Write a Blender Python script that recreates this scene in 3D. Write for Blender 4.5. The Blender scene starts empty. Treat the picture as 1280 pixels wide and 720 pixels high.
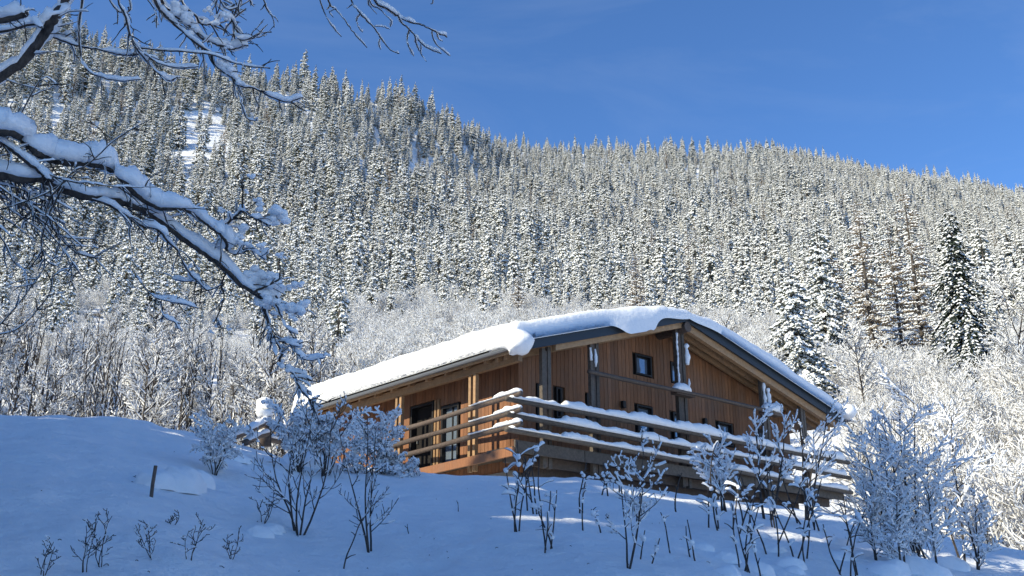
import bpy, math, random
import numpy as np
from mathutils import Vector

# ------------------------------------------------------------------ camera, world, sun, exposure
S = bpy.context.scene
COL = S.collection
F_PX, PITCH = 1300.0, math.atan2(440.0, 1300.0)
cam_d = bpy.data.cameras.new('camera')
cam = bpy.data.objects.new('camera', cam_d); COL.objects.link(cam)
cam_d.sensor_width = 36.0; cam_d.lens = 36.0 * F_PX / 1280.0
cam_d.clip_start = 0.05; cam_d.clip_end = 9000
cam.location = (0, 0, 0); cam.rotation_euler = (math.pi / 2 + PITCH, 0, 0)
S.camera = cam

SUN_AZ, SUN_EL = math.radians(-121), math.radians(30)      # azimuth from +Y, clockwise
w = bpy.data.worlds.new('World'); S.world = w; w.use_nodes = True
nt = w.node_tree; bg = nt.nodes['Background']
sky = nt.nodes.new('ShaderNodeTexSky'); sky.sky_type = 'NISHITA'; sky.sun_disc = False
sky.sun_elevation = SUN_EL; sky.sun_rotation = SUN_AZ
sky.altitude = 1500; sky.air_density = 1.0; sky.dust_density = 0.6; sky.ozone_density = 2.5
tint = nt.nodes.new('ShaderNodeMix'); tint.data_type = 'RGBA'; tint.blend_type = 'MULTIPLY'; tint.inputs[0].default_value = 1.0
tint.inputs[7].default_value = (0.66, 0.98, 1.32, 1)         # the deep winter blue of this sky, the same all over
nt.links.new(sky.outputs[0], tint.inputs[6])
tcw = nt.nodes.new('ShaderNodeTexCoord'); mpw = nt.nodes.new('ShaderNodeMapping'); mpw.inputs['Scale'].default_value = (1.2, 2.6, 5.0); mpw.inputs['Rotation'].default_value = (.3, .5, .4)
nzw = nt.nodes.new('ShaderNodeTexNoise'); nzw.inputs['Scale'].default_value = 1.6; nzw.inputs['Detail'].default_value = 7; nzw.inputs['Roughness'].default_value = .6; nzw.inputs['Distortion'].default_value = .6
rw = nt.nodes.new('ShaderNodeMapRange'); rw.inputs['From Min'].default_value = .48; rw.inputs['From Max'].default_value = .85; rw.inputs['To Max'].default_value = .13
wisp = nt.nodes.new('ShaderNodeMix'); wisp.data_type = 'RGBA'; wisp.inputs[7].default_value = (4.2, 4.9, 5.8, 1)   # thin high wisps
nt.links.new(tcw.outputs['Generated'], mpw.inputs[0]); nt.links.new(mpw.outputs[0], nzw.inputs['Vector']); nt.links.new(nzw.outputs['Fac'], rw.inputs['Value'])
nt.links.new(rw.outputs[0], wisp.inputs[0]); nt.links.new(tint.outputs[2], wisp.inputs[6]); nt.links.new(wisp.outputs[2], bg.inputs[0]); bg.inputs[1].default_value = 0.125
sl = bpy.data.lights.new('sun', 'SUN'); so = bpy.data.objects.new('sun', sl); COL.objects.link(so)
sl.energy = 5.0; sl.angle = math.radians(0.5); sl.color = (1.0, 0.92, 0.69)
sd = Vector((math.sin(SUN_AZ) * math.cos(SUN_EL), math.cos(SUN_AZ) * math.cos(SUN_EL), math.sin(SUN_EL)))
so.rotation_euler = sd.to_track_quat('Z', 'Y').to_euler()
S.view_settings.view_transform = 'Standard'; S.view_settings.look = 'None'
S.view_settings.exposure = 0.38; S.view_settings.gamma = 1.0
S.cycles.max_bounces = 6; S.cycles.diffuse_bounces = 4; S.cycles.glossy_bounces = 2
S.cycles.transmission_bounces = 2; S.cycles.use_denoising = True

# ------------------------------------------------------------------ geometry of the place as measured
CF = np.array([0, math.cos(PITCH), math.sin(PITCH)]); CU = np.array([0, -math.sin(PITCH), math.cos(PITCH)])
def ray(u, v): return np.array([1.0, 0, 0]) * (u - 640) + CF * F_PX + CU * (360 - v)
def at(u, v, r):                                            # point seen at (u, v), horizontal distance r
    d = ray(u, v); return d / math.hypot(d[0], d[1]) * r
AZH = math.atan2(1598.0, math.hypot(1300, 440))
HA = np.array([math.sin(AZH), math.cos(AZH), 0]); HB = np.array([-math.cos(AZH), math.sin(AZH), 0])
_c = ray(645, 440); _c = _c / math.hypot(_c[0], _c[1]) * 25; HC = np.array([_c[0], _c[1], 0])
def H(a, b, z): return HC + HA * a + HB * b + np.array([0, 0, z])   # house coordinates -> world
rng = np.random.default_rng(7); random.seed(7)

# value noise
_tab = np.random.default_rng(3).random(65536)
def _h(ix, iy): return _tab[(ix * 374761 + iy * 668265 + ix * iy * 31) & 65535]
def vnoise(x, y):
    x = np.asarray(x, float); y = np.asarray(y, float)
    ix = np.floor(x).astype(np.int64); iy = np.floor(y).astype(np.int64)
    fx = x - ix; fy = y - iy; fx = fx * fx * (3 - 2 * fx); fy = fy * fy * (3 - 2 * fy)
    return (_h(ix, iy) * (1 - fx) + _h(ix + 1, iy) * fx) * (1 - fy) + (_h(ix, iy + 1) * (1 - fx) + _h(ix + 1, iy + 1) * fx) * fy
def fbm(x, y, o=4):
    s = 0; a = 0.5
    for i in range(o): s = s + a * (vnoise(x * 2 ** i + 17 * i, y * 2 ** i + 5 * i) - 0.5); a *= 0.5
    return s

# terrain: levels of (u, v, r) read off the picture -> distance and rise by azimuth
def _lvl(pts):
    az, r, t = [], [], []
    for u, v, rr in pts:
        d = ray(u, v); az.append(math.atan2(d[0], d[1])); r.append(rr); t.append(d[2] / math.hypot(d[0], d[1]) * rr)
    o = np.argsort(az); return np.array(az)[o], np.array(r)[o], np.array(t)[o]
CREST = _lvl([(0, 519, 24), (60, 517, 24), (140, 521, 24), (230, 535, 24), (300, 556, 23.5), (380, 578, 22.5), (500, 592, 22), (640, 594, 22.3),
              (720, 599, 23), (800, 608, 24), (870, 619, 25), (960, 632, 26), (1060, 648, 26.5), (1130, 660, 26), (1200, 676, 25), (1280, 691, 24), (1500, 730, 24)])
RIDGE = [(-200, 20, 640), (0, 46, 640), (150, 66, 640), (250, 92, 640), (330, 104, 650), (400, 114, 660), (440, 124, 670), (500, 133, 700), (560, 153, 740), (610, 176, 790),
         (650, 186, 840), (700, 190, 880), (800, 193, 950), (900, 195, 1020), (980, 192, 1100), (1050, 205, 1180), (1150, 224, 1280), (1280, 246, 1400), (1500, 285, 1500)]
def _flat(r, z, n=3): return (np.array([-1.2, 0, 1.2]), np.array([r] * 3, float), np.array([z] * 3, float))
LV = [_flat(0, -1.6), CREST, None,
      _lvl([(-200, 470, 80), (0, 480, 80), (640, 500, 80), (1000, 520, 78), (1280, 560, 75)]),
      _lvl([(-200, 415, 135), (0, 420, 135), (640, 440, 135), (1000, 465, 140), (1280, 480, 140)]),
      _lvl([(-200, 350, 215), (0, 355, 215), (640, 388, 230), (1000, 415, 240), (1280, 425, 250)]),
      _lvl([(-200, 290, 340), (0, 295, 340), (640, 330, 370), (1000, 350, 430), (1280, 365, 460)]),
      _lvl([(-200, 180, 480), (0, 185, 480), (400, 210, 500), (640, 260, 600), (1000, 275, 760), (1280, 310, 860)]),
      _lvl(RIDGE)]
def _prof(az):
    az = np.asarray(az); R, Z = [], []
    for l in LV:
        if l is None:
            zc = np.interp(az, CREST[0], CREST[2]); R.append(np.full_like(az, 44.0)); Z.append(np.minimum(zc, 3.7) * 0.93); continue
        R.append(np.interp(az, l[0], l[1])); Z.append(np.interp(az, l[0], l[2]))
    return np.array(R), np.array(Z)
def height(x, y):
    x = np.atleast_1d(np.asarray(x, float)); y = np.atleast_1d(np.asarray(y, float))
    az = np.arctan2(x, y); r = np.hypot(x, y)
    azc = np.clip(az, -0.62, 0.62); R, Z = _prof(azc)
    z = Z[0].copy()
    for i in range(len(R) - 1):
        t = (r - R[i]) / (R[i + 1] - R[i]); tt = np.clip(t, 0, 1)
        if i == 0: tt = 0.10 * tt + 0.90 * tt ** 0.93 if False else tt + 0.10 * tt * (1 - tt) * (1 + 0.6 * np.sin(azc * 9))
        if i == 1: tt = tt * tt * (3 - 2 * tt)
        z = np.where(t >= 0, Z[i] + (Z[i + 1] - Z[i]) * tt, z)
    z = np.where(r > R[-1], Z[-1] - (r - R[-1]) * 0.75, z)
    k = np.clip((np.abs(az) - 0.9) / 0.8, 0, 1); k = k * k * (3 - 2 * k)
    z = z * (1 - k) + (-1.6 - 0.02 * r) * k
    n = np.where(r < 40, 0.30 * fbm(x * 0.25 + 9, y * 0.25 + 3, 3) * np.clip(r / 8, 0, 1), 0)
    crestk = np.exp(-((r - 24) / 4.0) ** 2)
    n = n * (1 - 0.7 * crestk) + np.where(r < 30, 0.19 * fbm(x * 1.1, y * 1.1, 3) + 0.07 * fbm(x * 4.3, y * 4.3, 3), 0)
    far = np.clip((r - 60) / 120, 0, 1)
    n = n + far * (fbm(x * 0.02, y * 0.02, 4) * 16 * np.clip(r / 600, 0.3, 1.2) + fbm(x * 0.09, y * 0.09, 3) * 4) * np.clip((R[-1] * 1.02 - r) / 60, 0.25, 1)
    return z + n
def gz(x, y): return float(height(x, y)[0])
def ground_hit(u, v, r0=5.0, r1=60.0):                     # where the line of sight first meets the ground
    rs = np.linspace(r0, r1, 900); d = ray(u, v); d = d / math.hypot(d[0], d[1])
    hh = height(d[0] * rs, d[1] * rs); k = np.where(hh >= d[2] * rs)[0]
    r = rs[k[0]] if len(k) else 24.0
    if r > 30: r = 24.0
    return np.array([d[0] * r, d[1] * r, gz(d[0] * r, d[1] * r)])

# ------------------------------------------------------------------ materials
MATS = {}
def new_mat(name, color=(.5, .5, .5), rough=.7, metal=0.0, spec=0.3):
    m = bpy.data.materials.new(name); m.use_nodes = True; p = m.node_tree.nodes['Principled BSDF']
    p.inputs['Base Color'].default_value = (*color, 1); p.inputs['Roughness'].default_value = rough
    p.inputs['Metallic'].default_value = metal; p.inputs['Specular IOR Level'].default_value = spec
    MATS[name] = m; return m, m.node_tree, p
def coords(nt, scale, kind='Object'):
    tc = nt.nodes.new('ShaderNodeTexCoord'); mp = nt.nodes.new('ShaderNodeMapping')
    mp.inputs['Scale'].default_value = scale; nt.links.new(tc.outputs[kind], mp.inputs[0]); return mp.outputs[0]
def noise(nt, vec, scale, detail=4, rough=.55):
    n = nt.nodes.new('ShaderNodeTexNoise'); n.inputs['Scale'].default_value = scale
    n.inputs['Detail'].default_value = detail; n.inputs['Roughness'].default_value = rough
    nt.links.new(vec, n.inputs['Vector']); return n.outputs['Fac']
def ramp(nt, fac, stops):
    r = nt.nodes.new('ShaderNodeValToRGB'); e = r.color_ramp.elements
    while len(e) < len(stops): e.new(0.5)
    for i, (p, c) in enumerate(stops): e[i].position = p; e[i].color = (*c, 1)
    nt.links.new(fac, r.inputs[0]); return r.outputs[0]
def bump(nt, p, fac, strength, dist):
    b = nt.nodes.new('ShaderNodeBump'); b.inputs['Strength'].default_value = strength; b.inputs['Distance'].default_value = dist
    nt.links.new(fac, b.inputs['Height']); nt.links.new(b.outputs[0], p.inputs['Normal'])

m, t, p = new_mat('snow', (.84, .86, .90), .65)
f = noise(t, coords(t, (1, 1, 1)), 9, 6, .6)
t.links.new(ramp(t, f, [(.3, (.84, .85, .87)), (.7, (.90, .90, .91))]), p.inputs['Base Color']); bump(t, p, f, .5, .05)
m, t, p = new_mat('ground_snow', (.84, .86, .90), .7)
v = coords(t, (1, 1, 1)); f = noise(t, v, 1.6, 8, .62); f2 = noise(t, v, 14, 6, .65)
t.links.new(ramp(t, f, [(.3, (.83, .85, .87)), (.7, (.90, .90, .91))]), p.inputs['Base Color'])
mx = t.nodes.new('ShaderNodeMath'); mx.operation = 'MULTIPLY_ADD'; mx.inputs[1].default_value = .16
t.links.new(f2, mx.inputs[0]); t.links.new(f, mx.inputs[2]); bump(t, p, mx.outputs[0], .75, .24)
m, t, p = new_mat('mountain_snow', (.8, .8, .8), .8)
f = noise(t, coords(t, (.06, .06, .06)), 2.2, 8, .7)
t.links.new(ramp(t, f, [(.33, (.12, .11, .095)), (.40, (.55, .54, .52)), (.45, (.84, .85, .87))]), p.inputs['Base Color']); bump(t, p, f, 1.0, 1.5)
m, t, p = new_mat('frost_snow', (.84, .83, .82), .75)
m, t, p = new_mat('needles', (.05, .06, .04), .8)
f = noise(t, coords(t, (1, 1, 1)), 3, 3); t.links.new(ramp(t, f, [(.3, (.085, .10, .075)), (.7, (.26, .28, .22))]), p.inputs['Base Color'])
m, t, p = new_mat('dark_needles', (.03, .042, .028), .8)
m, t, p = new_mat('larch_twigs', (.34, .27, .19), .85)
m, t, p = new_mat('bark', (.05, .04, .035), .9)
f = noise(t, coords(t, (1, 1, .4)), 30, 5); t.links.new(ramp(t, f, [(.3, (.022, .018, .018)), (.7, (.09, .075, .065))]), p.inputs['Base Color']); bump(t, p, f, .8, .01)
m, t, p = new_mat('frosted_bark', (.17, .15, .12), .9)
m, t, p = new_mat('grey_bark', (.075, .062, .052), .9)
def wood(name, c0, c1, vary=.35, gr=(14, 14, 1.2), rough=.6):
    m, t, p = new_mat(name, c0, rough)
    f = noise(t, coords(t, gr), 3.5, 6, .65); c = ramp(t, f, [(.28, c0), (.72, c1)])
    oi = t.nodes.new('ShaderNodeObjectInfo'); mr = t.nodes.new('ShaderNodeMapRange')
    mr.inputs['To Min'].default_value = 1 - vary; mr.inputs['To Max'].default_value = 1 + vary
    t.links.new(oi.outputs['Random'], mr.inputs['Value'])
    st = noise(t, coords(t, (1.1, 1.1, .35)), 1.5, 5, .6); sm = t.nodes.new('ShaderNodeMapRange')   # weathered grey stains
    sm.inputs['From Min'].default_value = .45; sm.inputs['From Max'].default_value = .75; sm.inputs['To Max'].default_value = .38; t.links.new(st, sm.inputs['Value'])
    mixw = t.nodes.new('ShaderNodeMix'); mixw.data_type = 'RGBA'; mixw.inputs[7].default_value = (.11, .10, .09, 1)
    t.links.new(sm.outputs[0], mixw.inputs[0]); t.links.new(c, mixw.inputs[6]); c = mixw.outputs[2]
    hs = t.nodes.new('ShaderNodeHueSaturation'); t.links.new(mr.outputs[0], hs.inputs['Value']); t.links.new(c, hs.inputs['Color'])
    t.links.new(hs.outputs[0], p.inputs['Base Color']); bump(t, p, f, .5, .006)
wood('plank_wood', (.165, .070, .032), (.30, .138, .063), .2)
wood('side_wood', (.16, .068, .032), (.29, .13, .062), .2)
wood('beam_wood', (.25, .145, .072), (.40, .25, .135), .18, (3, 3, 3))
wood('grey_wood', (.05, .04, .032), (.135, .11, .09), .25, (4, 4, 4))
wood('dark_wood', (.06, .045, .036), (.14, .10, .08), .15, (4, 4, 4))
m, t, p = new_mat('slate_metal', (.035, .045, .058), .5, .3)
f = noise(t, coords(t, (1, 1, 1)), 4, 4); bump(t, p, f, .2, .01)
new_mat('gutter_metal', (.22, .23, .24), .4, .6); new_mat('frame_dark', (.018, .016, .016), .5)
new_mat('concrete', (.20, .19, .18), .9); new_mat('rock', (.16, .14, .12), .9)
m, t, p = new_mat('glass', (.22, .27, .34), .05, .45, .8)
new_mat('dark_interior', (.012, .010, .010), .9)

# ------------------------------------------------------------------ mesh helpers
def mesh_from(name, V, Fc, mats, midx=None, smooth=False):
    me = bpy.data.meshes.new(name); V = np.asarray(V, np.float32)
    me.from_pydata(V.tolist(), [], Fc if isinstance(Fc, list) else Fc.tolist())
    for k in mats: me.materials.append(MATS[k])
    if midx is not None: me.polygons.foreach_set('material_index', np.asarray(midx, np.int32))
    if smooth: me.polygons.foreach_set('use_smooth', np.ones(len(me.polygons), bool))
    me.update(); return me
def tag(o, label=None, cat=None, group=None, kind=None):
    if label: o['label'] = label
    if cat: o['category'] = cat
    if group: o['group'] = group
    if kind: o['kind'] = kind
    return o
def obj(name, me, parent=None, loc=None):
    o = bpy.data.objects.new(name, me); COL.objects.link(o)
    if parent: o.parent = parent
    if loc is not None: o.location = loc
    return o
def empty(name, loc, label, cat, group=None):
    o = bpy.data.objects.new(name, None); COL.objects.link(o); o.location = loc; o.empty_display_size = .2
    return tag(o, label, cat, group)
class MB:
    def __init__(s): s.V = []; s.F = []; s.n = 0; s.M = []
    def add(s, V, Fc, m=0):
        s.V += [tuple(map(float, q)) for q in V]; s.F += [tuple(i + s.n for i in f) for f in Fc]; s.M += [m] * len(Fc); s.n += len(V)
    def box8(s, P, m=0):                                   # 4 bottom corners then 4 top corners
        s.add(P, [(3, 2, 1, 0), (4, 5, 6, 7), (0, 1, 5, 4), (1, 2, 6, 5), (2, 3, 7, 6), (3, 0, 4, 7)], m)
    def build(s, name, mats, parent=None, smooth=False, origin=None, bevel=0):
        V = np.array(s.V)
        if origin is not None: V = V - np.asarray(origin)
        o = obj(name, mesh_from(name, V, s.F, mats if isinstance(mats, list) else [mats], s.M, smooth), parent)
        if bevel:
            bv = o.modifiers.new('bevel', 'BEVEL'); bv.width = bevel; bv.segments = 1; bv.limit_method = 'ANGLE'
        return o
def hbox(mb, a0, a1, b0, b1, z0, z1, m=0):                  # box in house coordinates
    mb.box8([H(a0, b0, z0) , H(a1, b0, z0), H(a1, b1, z0), H(a0, b1, z0), H(a0, b0, z1), H(a1, b0, z1), H(a1, b1, z1), H(a0, b1, z1)], m)
def catmull(P, k=4):
    P = np.asarray(P, float)
    if len(P) < 3: return np.array([P[0] + (P[-1] - P[0]) * i / k for i in range(k + 1)])
    Q = np.vstack([2 * P[0] - P[1], P, 2 * P[-1] - P[-2]]); out = []
    for i in range(1, len(Q) - 2):
        for j in range(k):
            t = j / k; a, b, c, d = Q[i - 1], Q[i], Q[i + 1], Q[i + 2]
            out.append(.5 * (2 * b + (c - a) * t + (2 * a - 5 * b + 4 * c - d) * t * t + (3 * b - a - 3 * c + d) * t ** 3))
    out.append(P[-1]); return np.array(out)
def frames(P):
    T = np.gradient(P, axis=0); T /= np.linalg.norm(T, axis=1)[:, None] + 1e-9
    ref = np.array([0, 0, 1.0]); Sd = np.cross(T, ref); n = np.linalg.norm(Sd, axis=1)
    Sd[n < .15] = np.cross(T[n < .15], np.array([0.3, 1.0, 0])); Sd /= np.linalg.norm(Sd, axis=1)[:, None] + 1e-9
    for i in range(1, len(Sd)):
        if Sd[i] @ Sd[i - 1] < 0: Sd[i] = -Sd[i]
    return T, Sd, np.cross(Sd, T)
def ring_faces(n, k):
    F_ = [(i * k + j, i * k + (j + 1) % k, (i + 1) * k + (j + 1) % k, (i + 1) * k + j) for i in range(n - 1) for j in range(k)]
    F_.append(tuple(range(k))[::-1]); F_.append(tuple((n - 1) * k + j for j in range(k))); return F_
def tube(mb, P, R, k=6, m=0, jit=0):
    P = np.asarray(P, float); R = np.broadcast_to(np.asarray(R, float), (len(P),)); T, Sd, N = frames(P)
    an = np.arange(k) / k * 2 * math.pi
    V = P[:, None] + (Sd[:, None] * np.cos(an)[None, :, None] + N[:, None] * np.sin(an)[None, :, None]) * (R[:, None, None] * (1 + jit * (rng.random((len(P), k, 1)) - .5)))
    mb.add(V.reshape(-1, 3), ring_faces(len(P), k), m)
def snow_on(mb, P, R, h, wd, k=8, m=0, lump=.4, steep=.85, lf=3.0, gaps=0.0, rag=.10):
    """a loaf of snow lying along a limb: flat under, rounded over, thinner where the limb is steep"""
    P = np.asarray(P, float); n = len(P); R = np.broadcast_to(np.asarray(R, float), (n,)); T, Sd, N = frames(P)
    hor = np.sqrt(np.clip(1 - T[:, 2] ** 2, 0, 1)); kf = np.clip((hor - (1 - steep)) / steep, 0, 1) ** 1.2
    s = np.concatenate([[0], np.cumsum(np.linalg.norm(np.diff(P, axis=0), axis=1))])
    ph = rng.random() * 99; nz = 1 + lump * 2 * (vnoise(s * lf / max(h, .01) * .12 + ph, s * 0 + ph) - .5) + lump * .8 * (vnoise(s * lf / max(h, .01) * .4 + ph, s * 0 + 7) - .5)
    endf = np.clip(np.minimum(s, s[-1] - s) / (h * .9 + 1e-6), 0, 1) ** .5
    if gaps: kf = kf * np.clip((vnoise(s / (h * 3.0 + .03) + ph * 3, s * 0 + 11) - gaps) * 6, .04, 1)
    hh = h * kf * nz * endf + .0005; ww = (wd * (.35 + .65 * kf) * (.8 + .4 * (nz - .6)) * endf) + R * .8
    an = np.linspace(math.pi, 0, k - 2)
    side = Sd.copy(); side[:, 2] = 0; side /= np.linalg.norm(side, axis=1)[:, None] + 1e-9
    up = np.array([0, 0, 1.0]); rows = []
    for i in range(n):
        row = [P[i] + side[i] * (math.copysign(abs(math.cos(a)) ** .8, math.cos(a)) * ww[i]) * (1 + 2 * rag * (rng.random() - .5)) + up * (R[i] * .2 + hh[i] * max(math.sin(a), 0) ** .8 * (1 + 1.6 * rag * (rng.random() - .5))) for a in an]
        row.append(P[i] + side[i] * ww[i] * .55 - up * R[i] * .1); row.append(P[i] - side[i] * ww[i] * .55 - up * R[i] * .1); rows += row
    mb.add(rows, ring_faces(n, k), m)
def blob(mb, c, r, k=1.0, m=0, seg=10, ring=7, jit=.10, zs=.8):
    V = []; 
    for i in range(ring + 1):
        th = math.pi * i / ring
        for j in range(seg):
            ph = 2 * math.pi * j / seg; q = r * (1 + jit * 2 * (rng.random() - .5)) if 0 < i < ring else r
            V.append((c[0] + q * math.sin(th) * math.cos(ph), c[1] + q * math.sin(th) * math.sin(ph), c[2] + q * zs * math.cos(th)))
    F_ = [(i * seg + j, (i + 1) * seg + j, (i + 1) * seg + (j + 1) % seg, i * seg + (j + 1) % seg) for i in range(ring) for j in range(seg)]
    mb.add(V, F_, m)

# ------------------------------------------------------------------ ground and mountain
def polar_sheet(name, azs, rs, matn):
    A_, R_ = np.meshgrid(azs, rs, indexing='ij'); X = R_ * np.sin(A_); Y = R_ * np.cos(A_); Z = height(X.ravel(), Y.ravel()).reshape(X.shape)
    V = np.stack([X, Y, Z], -1).reshape(-1, 3); na, nr = X.shape
    i, j = np.meshgrid(np.arange(na - 1), np.arange(nr - 1), indexing='ij'); q = (i * nr + j).ravel()
    Fc = np.stack([q, q + nr, q + nr + 1, q + 1], 1)
    return tag(obj(name, mesh_from(name, V, Fc, [matn], None, True)), kind='structure')
fine = np.radians(np.concatenate([np.arange(-180, -34, 4.0), np.arange(-34, 34, .3), np.arange(34, 181, 4.0)])); fine[-1] = math.pi; 
polar_sheet('snowy_ground', fine, np.concatenate([[.01, 1, 2, 3], np.arange(4, 30, .13), np.arange(30, 46.1, .7)]), 'ground_snow')
azm = np.radians(np.concatenate([np.arange(-180, -40, 5.0), np.arange(-40, 40, .35), np.arange(40, 181, 5.0)])); azm[-1] = math.pi
polar_sheet('mountainside', azm, np.concatenate([[45.6], np.geomspace(47, 1500, 260), [1700, 2600]]), 'mountain_snow')

# ------------------------------------------------------------------ chalet
RL, RA, RR = (0.0, 6.80), (6.67, 8.89), (14.66, 6.79)       # underside of the roof: left eave, ridge, right eave
def under(a): return RL[1] + (RA[1] - RL[1]) * a / RA[0] if a <= RA[0] else RA[1] + (RR[1] - RA[1]) * (a - RA[0]) / (RR[0] - RA[0])
B0, B1, WA0, WA1, WB, FL = 0.0, 11.0, 1.05, 13.0, 1.12, 4.45
house = empty('chalet', H(7, 5, 3.7), 'wooden chalet with low pitched roof and vertical plank walls behind a log railing', 'chalet')
HO = H(7, 5, 3.7)
def hb(mb, name, mats, parent=house, **k): 
    if parent is house: k['origin'] = HO
    else: k['origin'] = HO
    return mb.build(name, mats, parent, **k)
# front wall (in the gable) with planks; core set just behind the boards
wins = [(5.56, 6.26, 7.34, 7.96), (7.13, 7.60, 7.34, 7.97), (5.55, 6.22, 5.64, 6.44), (7.12, 7.57, 5.62, 6.43), (9.23, 9.92, 5.70, 6.42), (11.25, 11.7, 5.64, 6.44),
        (1.69, 1.90, 5.20, 6.44), (2.38, 2.58, 5.62, 6.46), (3.53, 3.76, 5.60, 6.46)]
mb = MB(); pr = [(WA0 + .06, 3.9), (WA1, 3.9), (WA1, under(WA1) - .02), (RA[0], RA[1] - .02), (WA0 + .06, under(WA0 + .06) - .02)]
mb.add([H(a, WB + .22, z) for a, z in pr] + [H(a, WB + .30, z) for a, z in pr], [(0, 1, 2, 3, 4), (9, 8, 7, 6, 5)] + [(i, 5 + i, 5 + (i + 1) % 5, (i + 1) % 5) for i in range(5)])
front = hb(mb, 'front_wall', 'dark_interior')
pw = 0.152; a = WA0
while a < WA1 - .02:
    a1 = min(a + pw, WA1); g = .012; aa, bb = a + g / 2, a1 - g / 2; zt0, zt1 = under(aa) - .015, under(bb) - .015
    spans = [(4.05, None)]
    segs = [(4.05, 99.0)]
    for (w0, w1, z0, z1) in wins:
        if bb > w0 and aa < w1:
            # clip planks at window edges only when mostly inside
            new = []
            for s0, s1 in segs:
                if z0 > s0 and z1 < s1: new += [(s0, z0 - .03), (z1 + .03, s1)]
                else: new.append((s0, s1))
            segs = new
    off = rng.random() * .008
    for s0, s1 in segs:
        mb = MB(); t0 = zt0 if s1 > 90 else s1; t1 = zt1 if s1 > 90 else s1
        if RA[0] > aa and RA[0] < bb and s1 > 90: t0 = t1 = under(aa) - .03
        mb.box8([H(aa, WB - off, s0), H(bb, WB - off, s0), H(bb, WB + .06, s0), H(aa, WB + .06, s0), H(aa, WB - off, t0), H(bb, WB - off, t1), H(bb, WB + .06, t1), H(aa, WB + .06, t0)])
        hb(mb, 'plank', 'plank_wood', front)
    a += pw
# boards behind to close gaps near the windows
mb = MB(); segA = sorted(set([WA0 + .07, WA1] + [x for w_ in wins for x in w_[:2]]))
for i in range(len(segA) - 1):
    a0, a1 = segA[i] , segA[i + 1]; mid = (a0 + a1) / 2
    hs = sorted([(z0, z1) for (w0, w1, z0, z1) in wins if w0 <= mid <= w1]); z = 4.0
    top = min(under(a0), under(a1)) - .03
    for z0, z1 in hs + [(top, top)]:
        if z0 > z: hbox(mb, a0, a1, WB + .07, WB + .10, z, z0)
        z = z1
hb(mb, 'wall_backing', 'dark_wood', front)
# side wall (left) facing the deck
doors = [(4.80, 5.92, FL, 6.50, 'door'), (3.62, 4.42, FL + .02, 6.26, 'window')]
mb = MB(); hbox(mb, WA0 + .22, WA0 + .30, WB + .31, 10.4, 3.9, under(WA0 + .2) - .03); side = hb(mb, 'side_wall', 'dark_interior')
b = WB + .005
while b < 10.4:
    b1 = b + pw; g = .012; segs = [(4.05, under(WA0) - .02)]
    for (d0, d1, z0, z1, kk) in doors:
        if b1 - g > d0 and b < d1: segs = [(4.05, z0 - .02), (z1 + .03, segs[0][1])]
    off = rng.random() * .008
    for s0, s1 in segs: mb = MB(); hbox(mb, WA0 - off, WA0 + .06, b + g / 2, b1 - g / 2, s0, s1); hb(mb, 'plank', 'side_wood', side)
    b = b1
mb = MB(); hbox(mb, WA0 + .07, WA0 + .10, WB + .1, 3.6, 4.0, 7.0); hbox(mb, WA0 + .07, WA0 + .10, 4.44, 4.78, 4.0, 7.0); hbox(mb, WA0 + .07, WA0 + .10, 5.94, 10.4, 4.0, 7.0)
hbox(mb, WA0 + .07, WA0 + .10, 3.6, 4.44, 6.3, 7.0); hbox(mb, WA0 + .07, WA0 + .10, 4.78, 5.94, 6.54, 7.0); hb(mb, 'wall_backing', 'dark_wood', side)
# other two walls and far gable closed simply with boards
mb = MB(); hbox(mb, WA1 - .12, WA1 - .004, WB + .31, 10.4, 3.0, under(WA1) - .03); hb(mb, 'right_wall', 'plank_wood')
mb = MB(); mb.add([H(a, 10.42, z) for a, z in pr] + [H(a, 10.52, z) for a, z in pr], [(0, 1, 2, 3, 4), (9, 8, 7, 6, 5)] + [(i, 5 + i, 5 + (i + 1) % 5, (i + 1) % 5) for i in range(5)]); hb(mb, 'rear_wall', 'plank_wood')
# windows: deep dark frame, pane set back
for (w0, w1, z0, z1) in wins:
    mb = MB(); t_ = .05; y0, y1 = WB - .035, WB + .20
    hbox(mb, w0, w0 + t_, y0, y1, z0, z1); hbox(mb, w1 - t_, w1, y0, y1, z0, z1); hbox(mb, w0 + t_, w1 - t_, y0, y1, z0, z0 + t_); hbox(mb, w0 + t_, w1 - t_, y0, y1, z1 - t_, z1)
    if w1 - w0 > .4:
        q = .035; i0, i1, j0, j1 = w0 + t_, w1 - t_, z0 + t_, z1 - t_
        hbox(mb, i0, i0 + q, WB + .06, WB + .10, j0, j1); hbox(mb, i1 - q, i1, WB + .06, WB + .10, j0, j1); hbox(mb, i0 + q, i1 - q, WB + .06, WB + .10, j0, j0 + q); hbox(mb, i0 + q, i1 - q, WB + .06, WB + .10, j1 - q, j1)
    wn = hb(mb, 'window', 'frame_dark')
    mb = MB(); hbox(mb, w0 + t_, w1 - t_, WB + .085, WB + .095, z0 + t_, z1 - t_); hb(mb, 'pane', 'glass', wn)
for (w0, z0) in [(8.47, 6.21), (4.88, 6.23)]:
    mb = MB(); hbox(mb, w0, w0 + .12, WB - .13, WB - .01, z0, z0 + .2); hbox(mb, w0 + .03, w0 + .09, WB - .03, WB, z0 - .03, z0 - .002); hb(mb, 'wall_lamp', 'frame_dark', bevel=.01)
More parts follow.
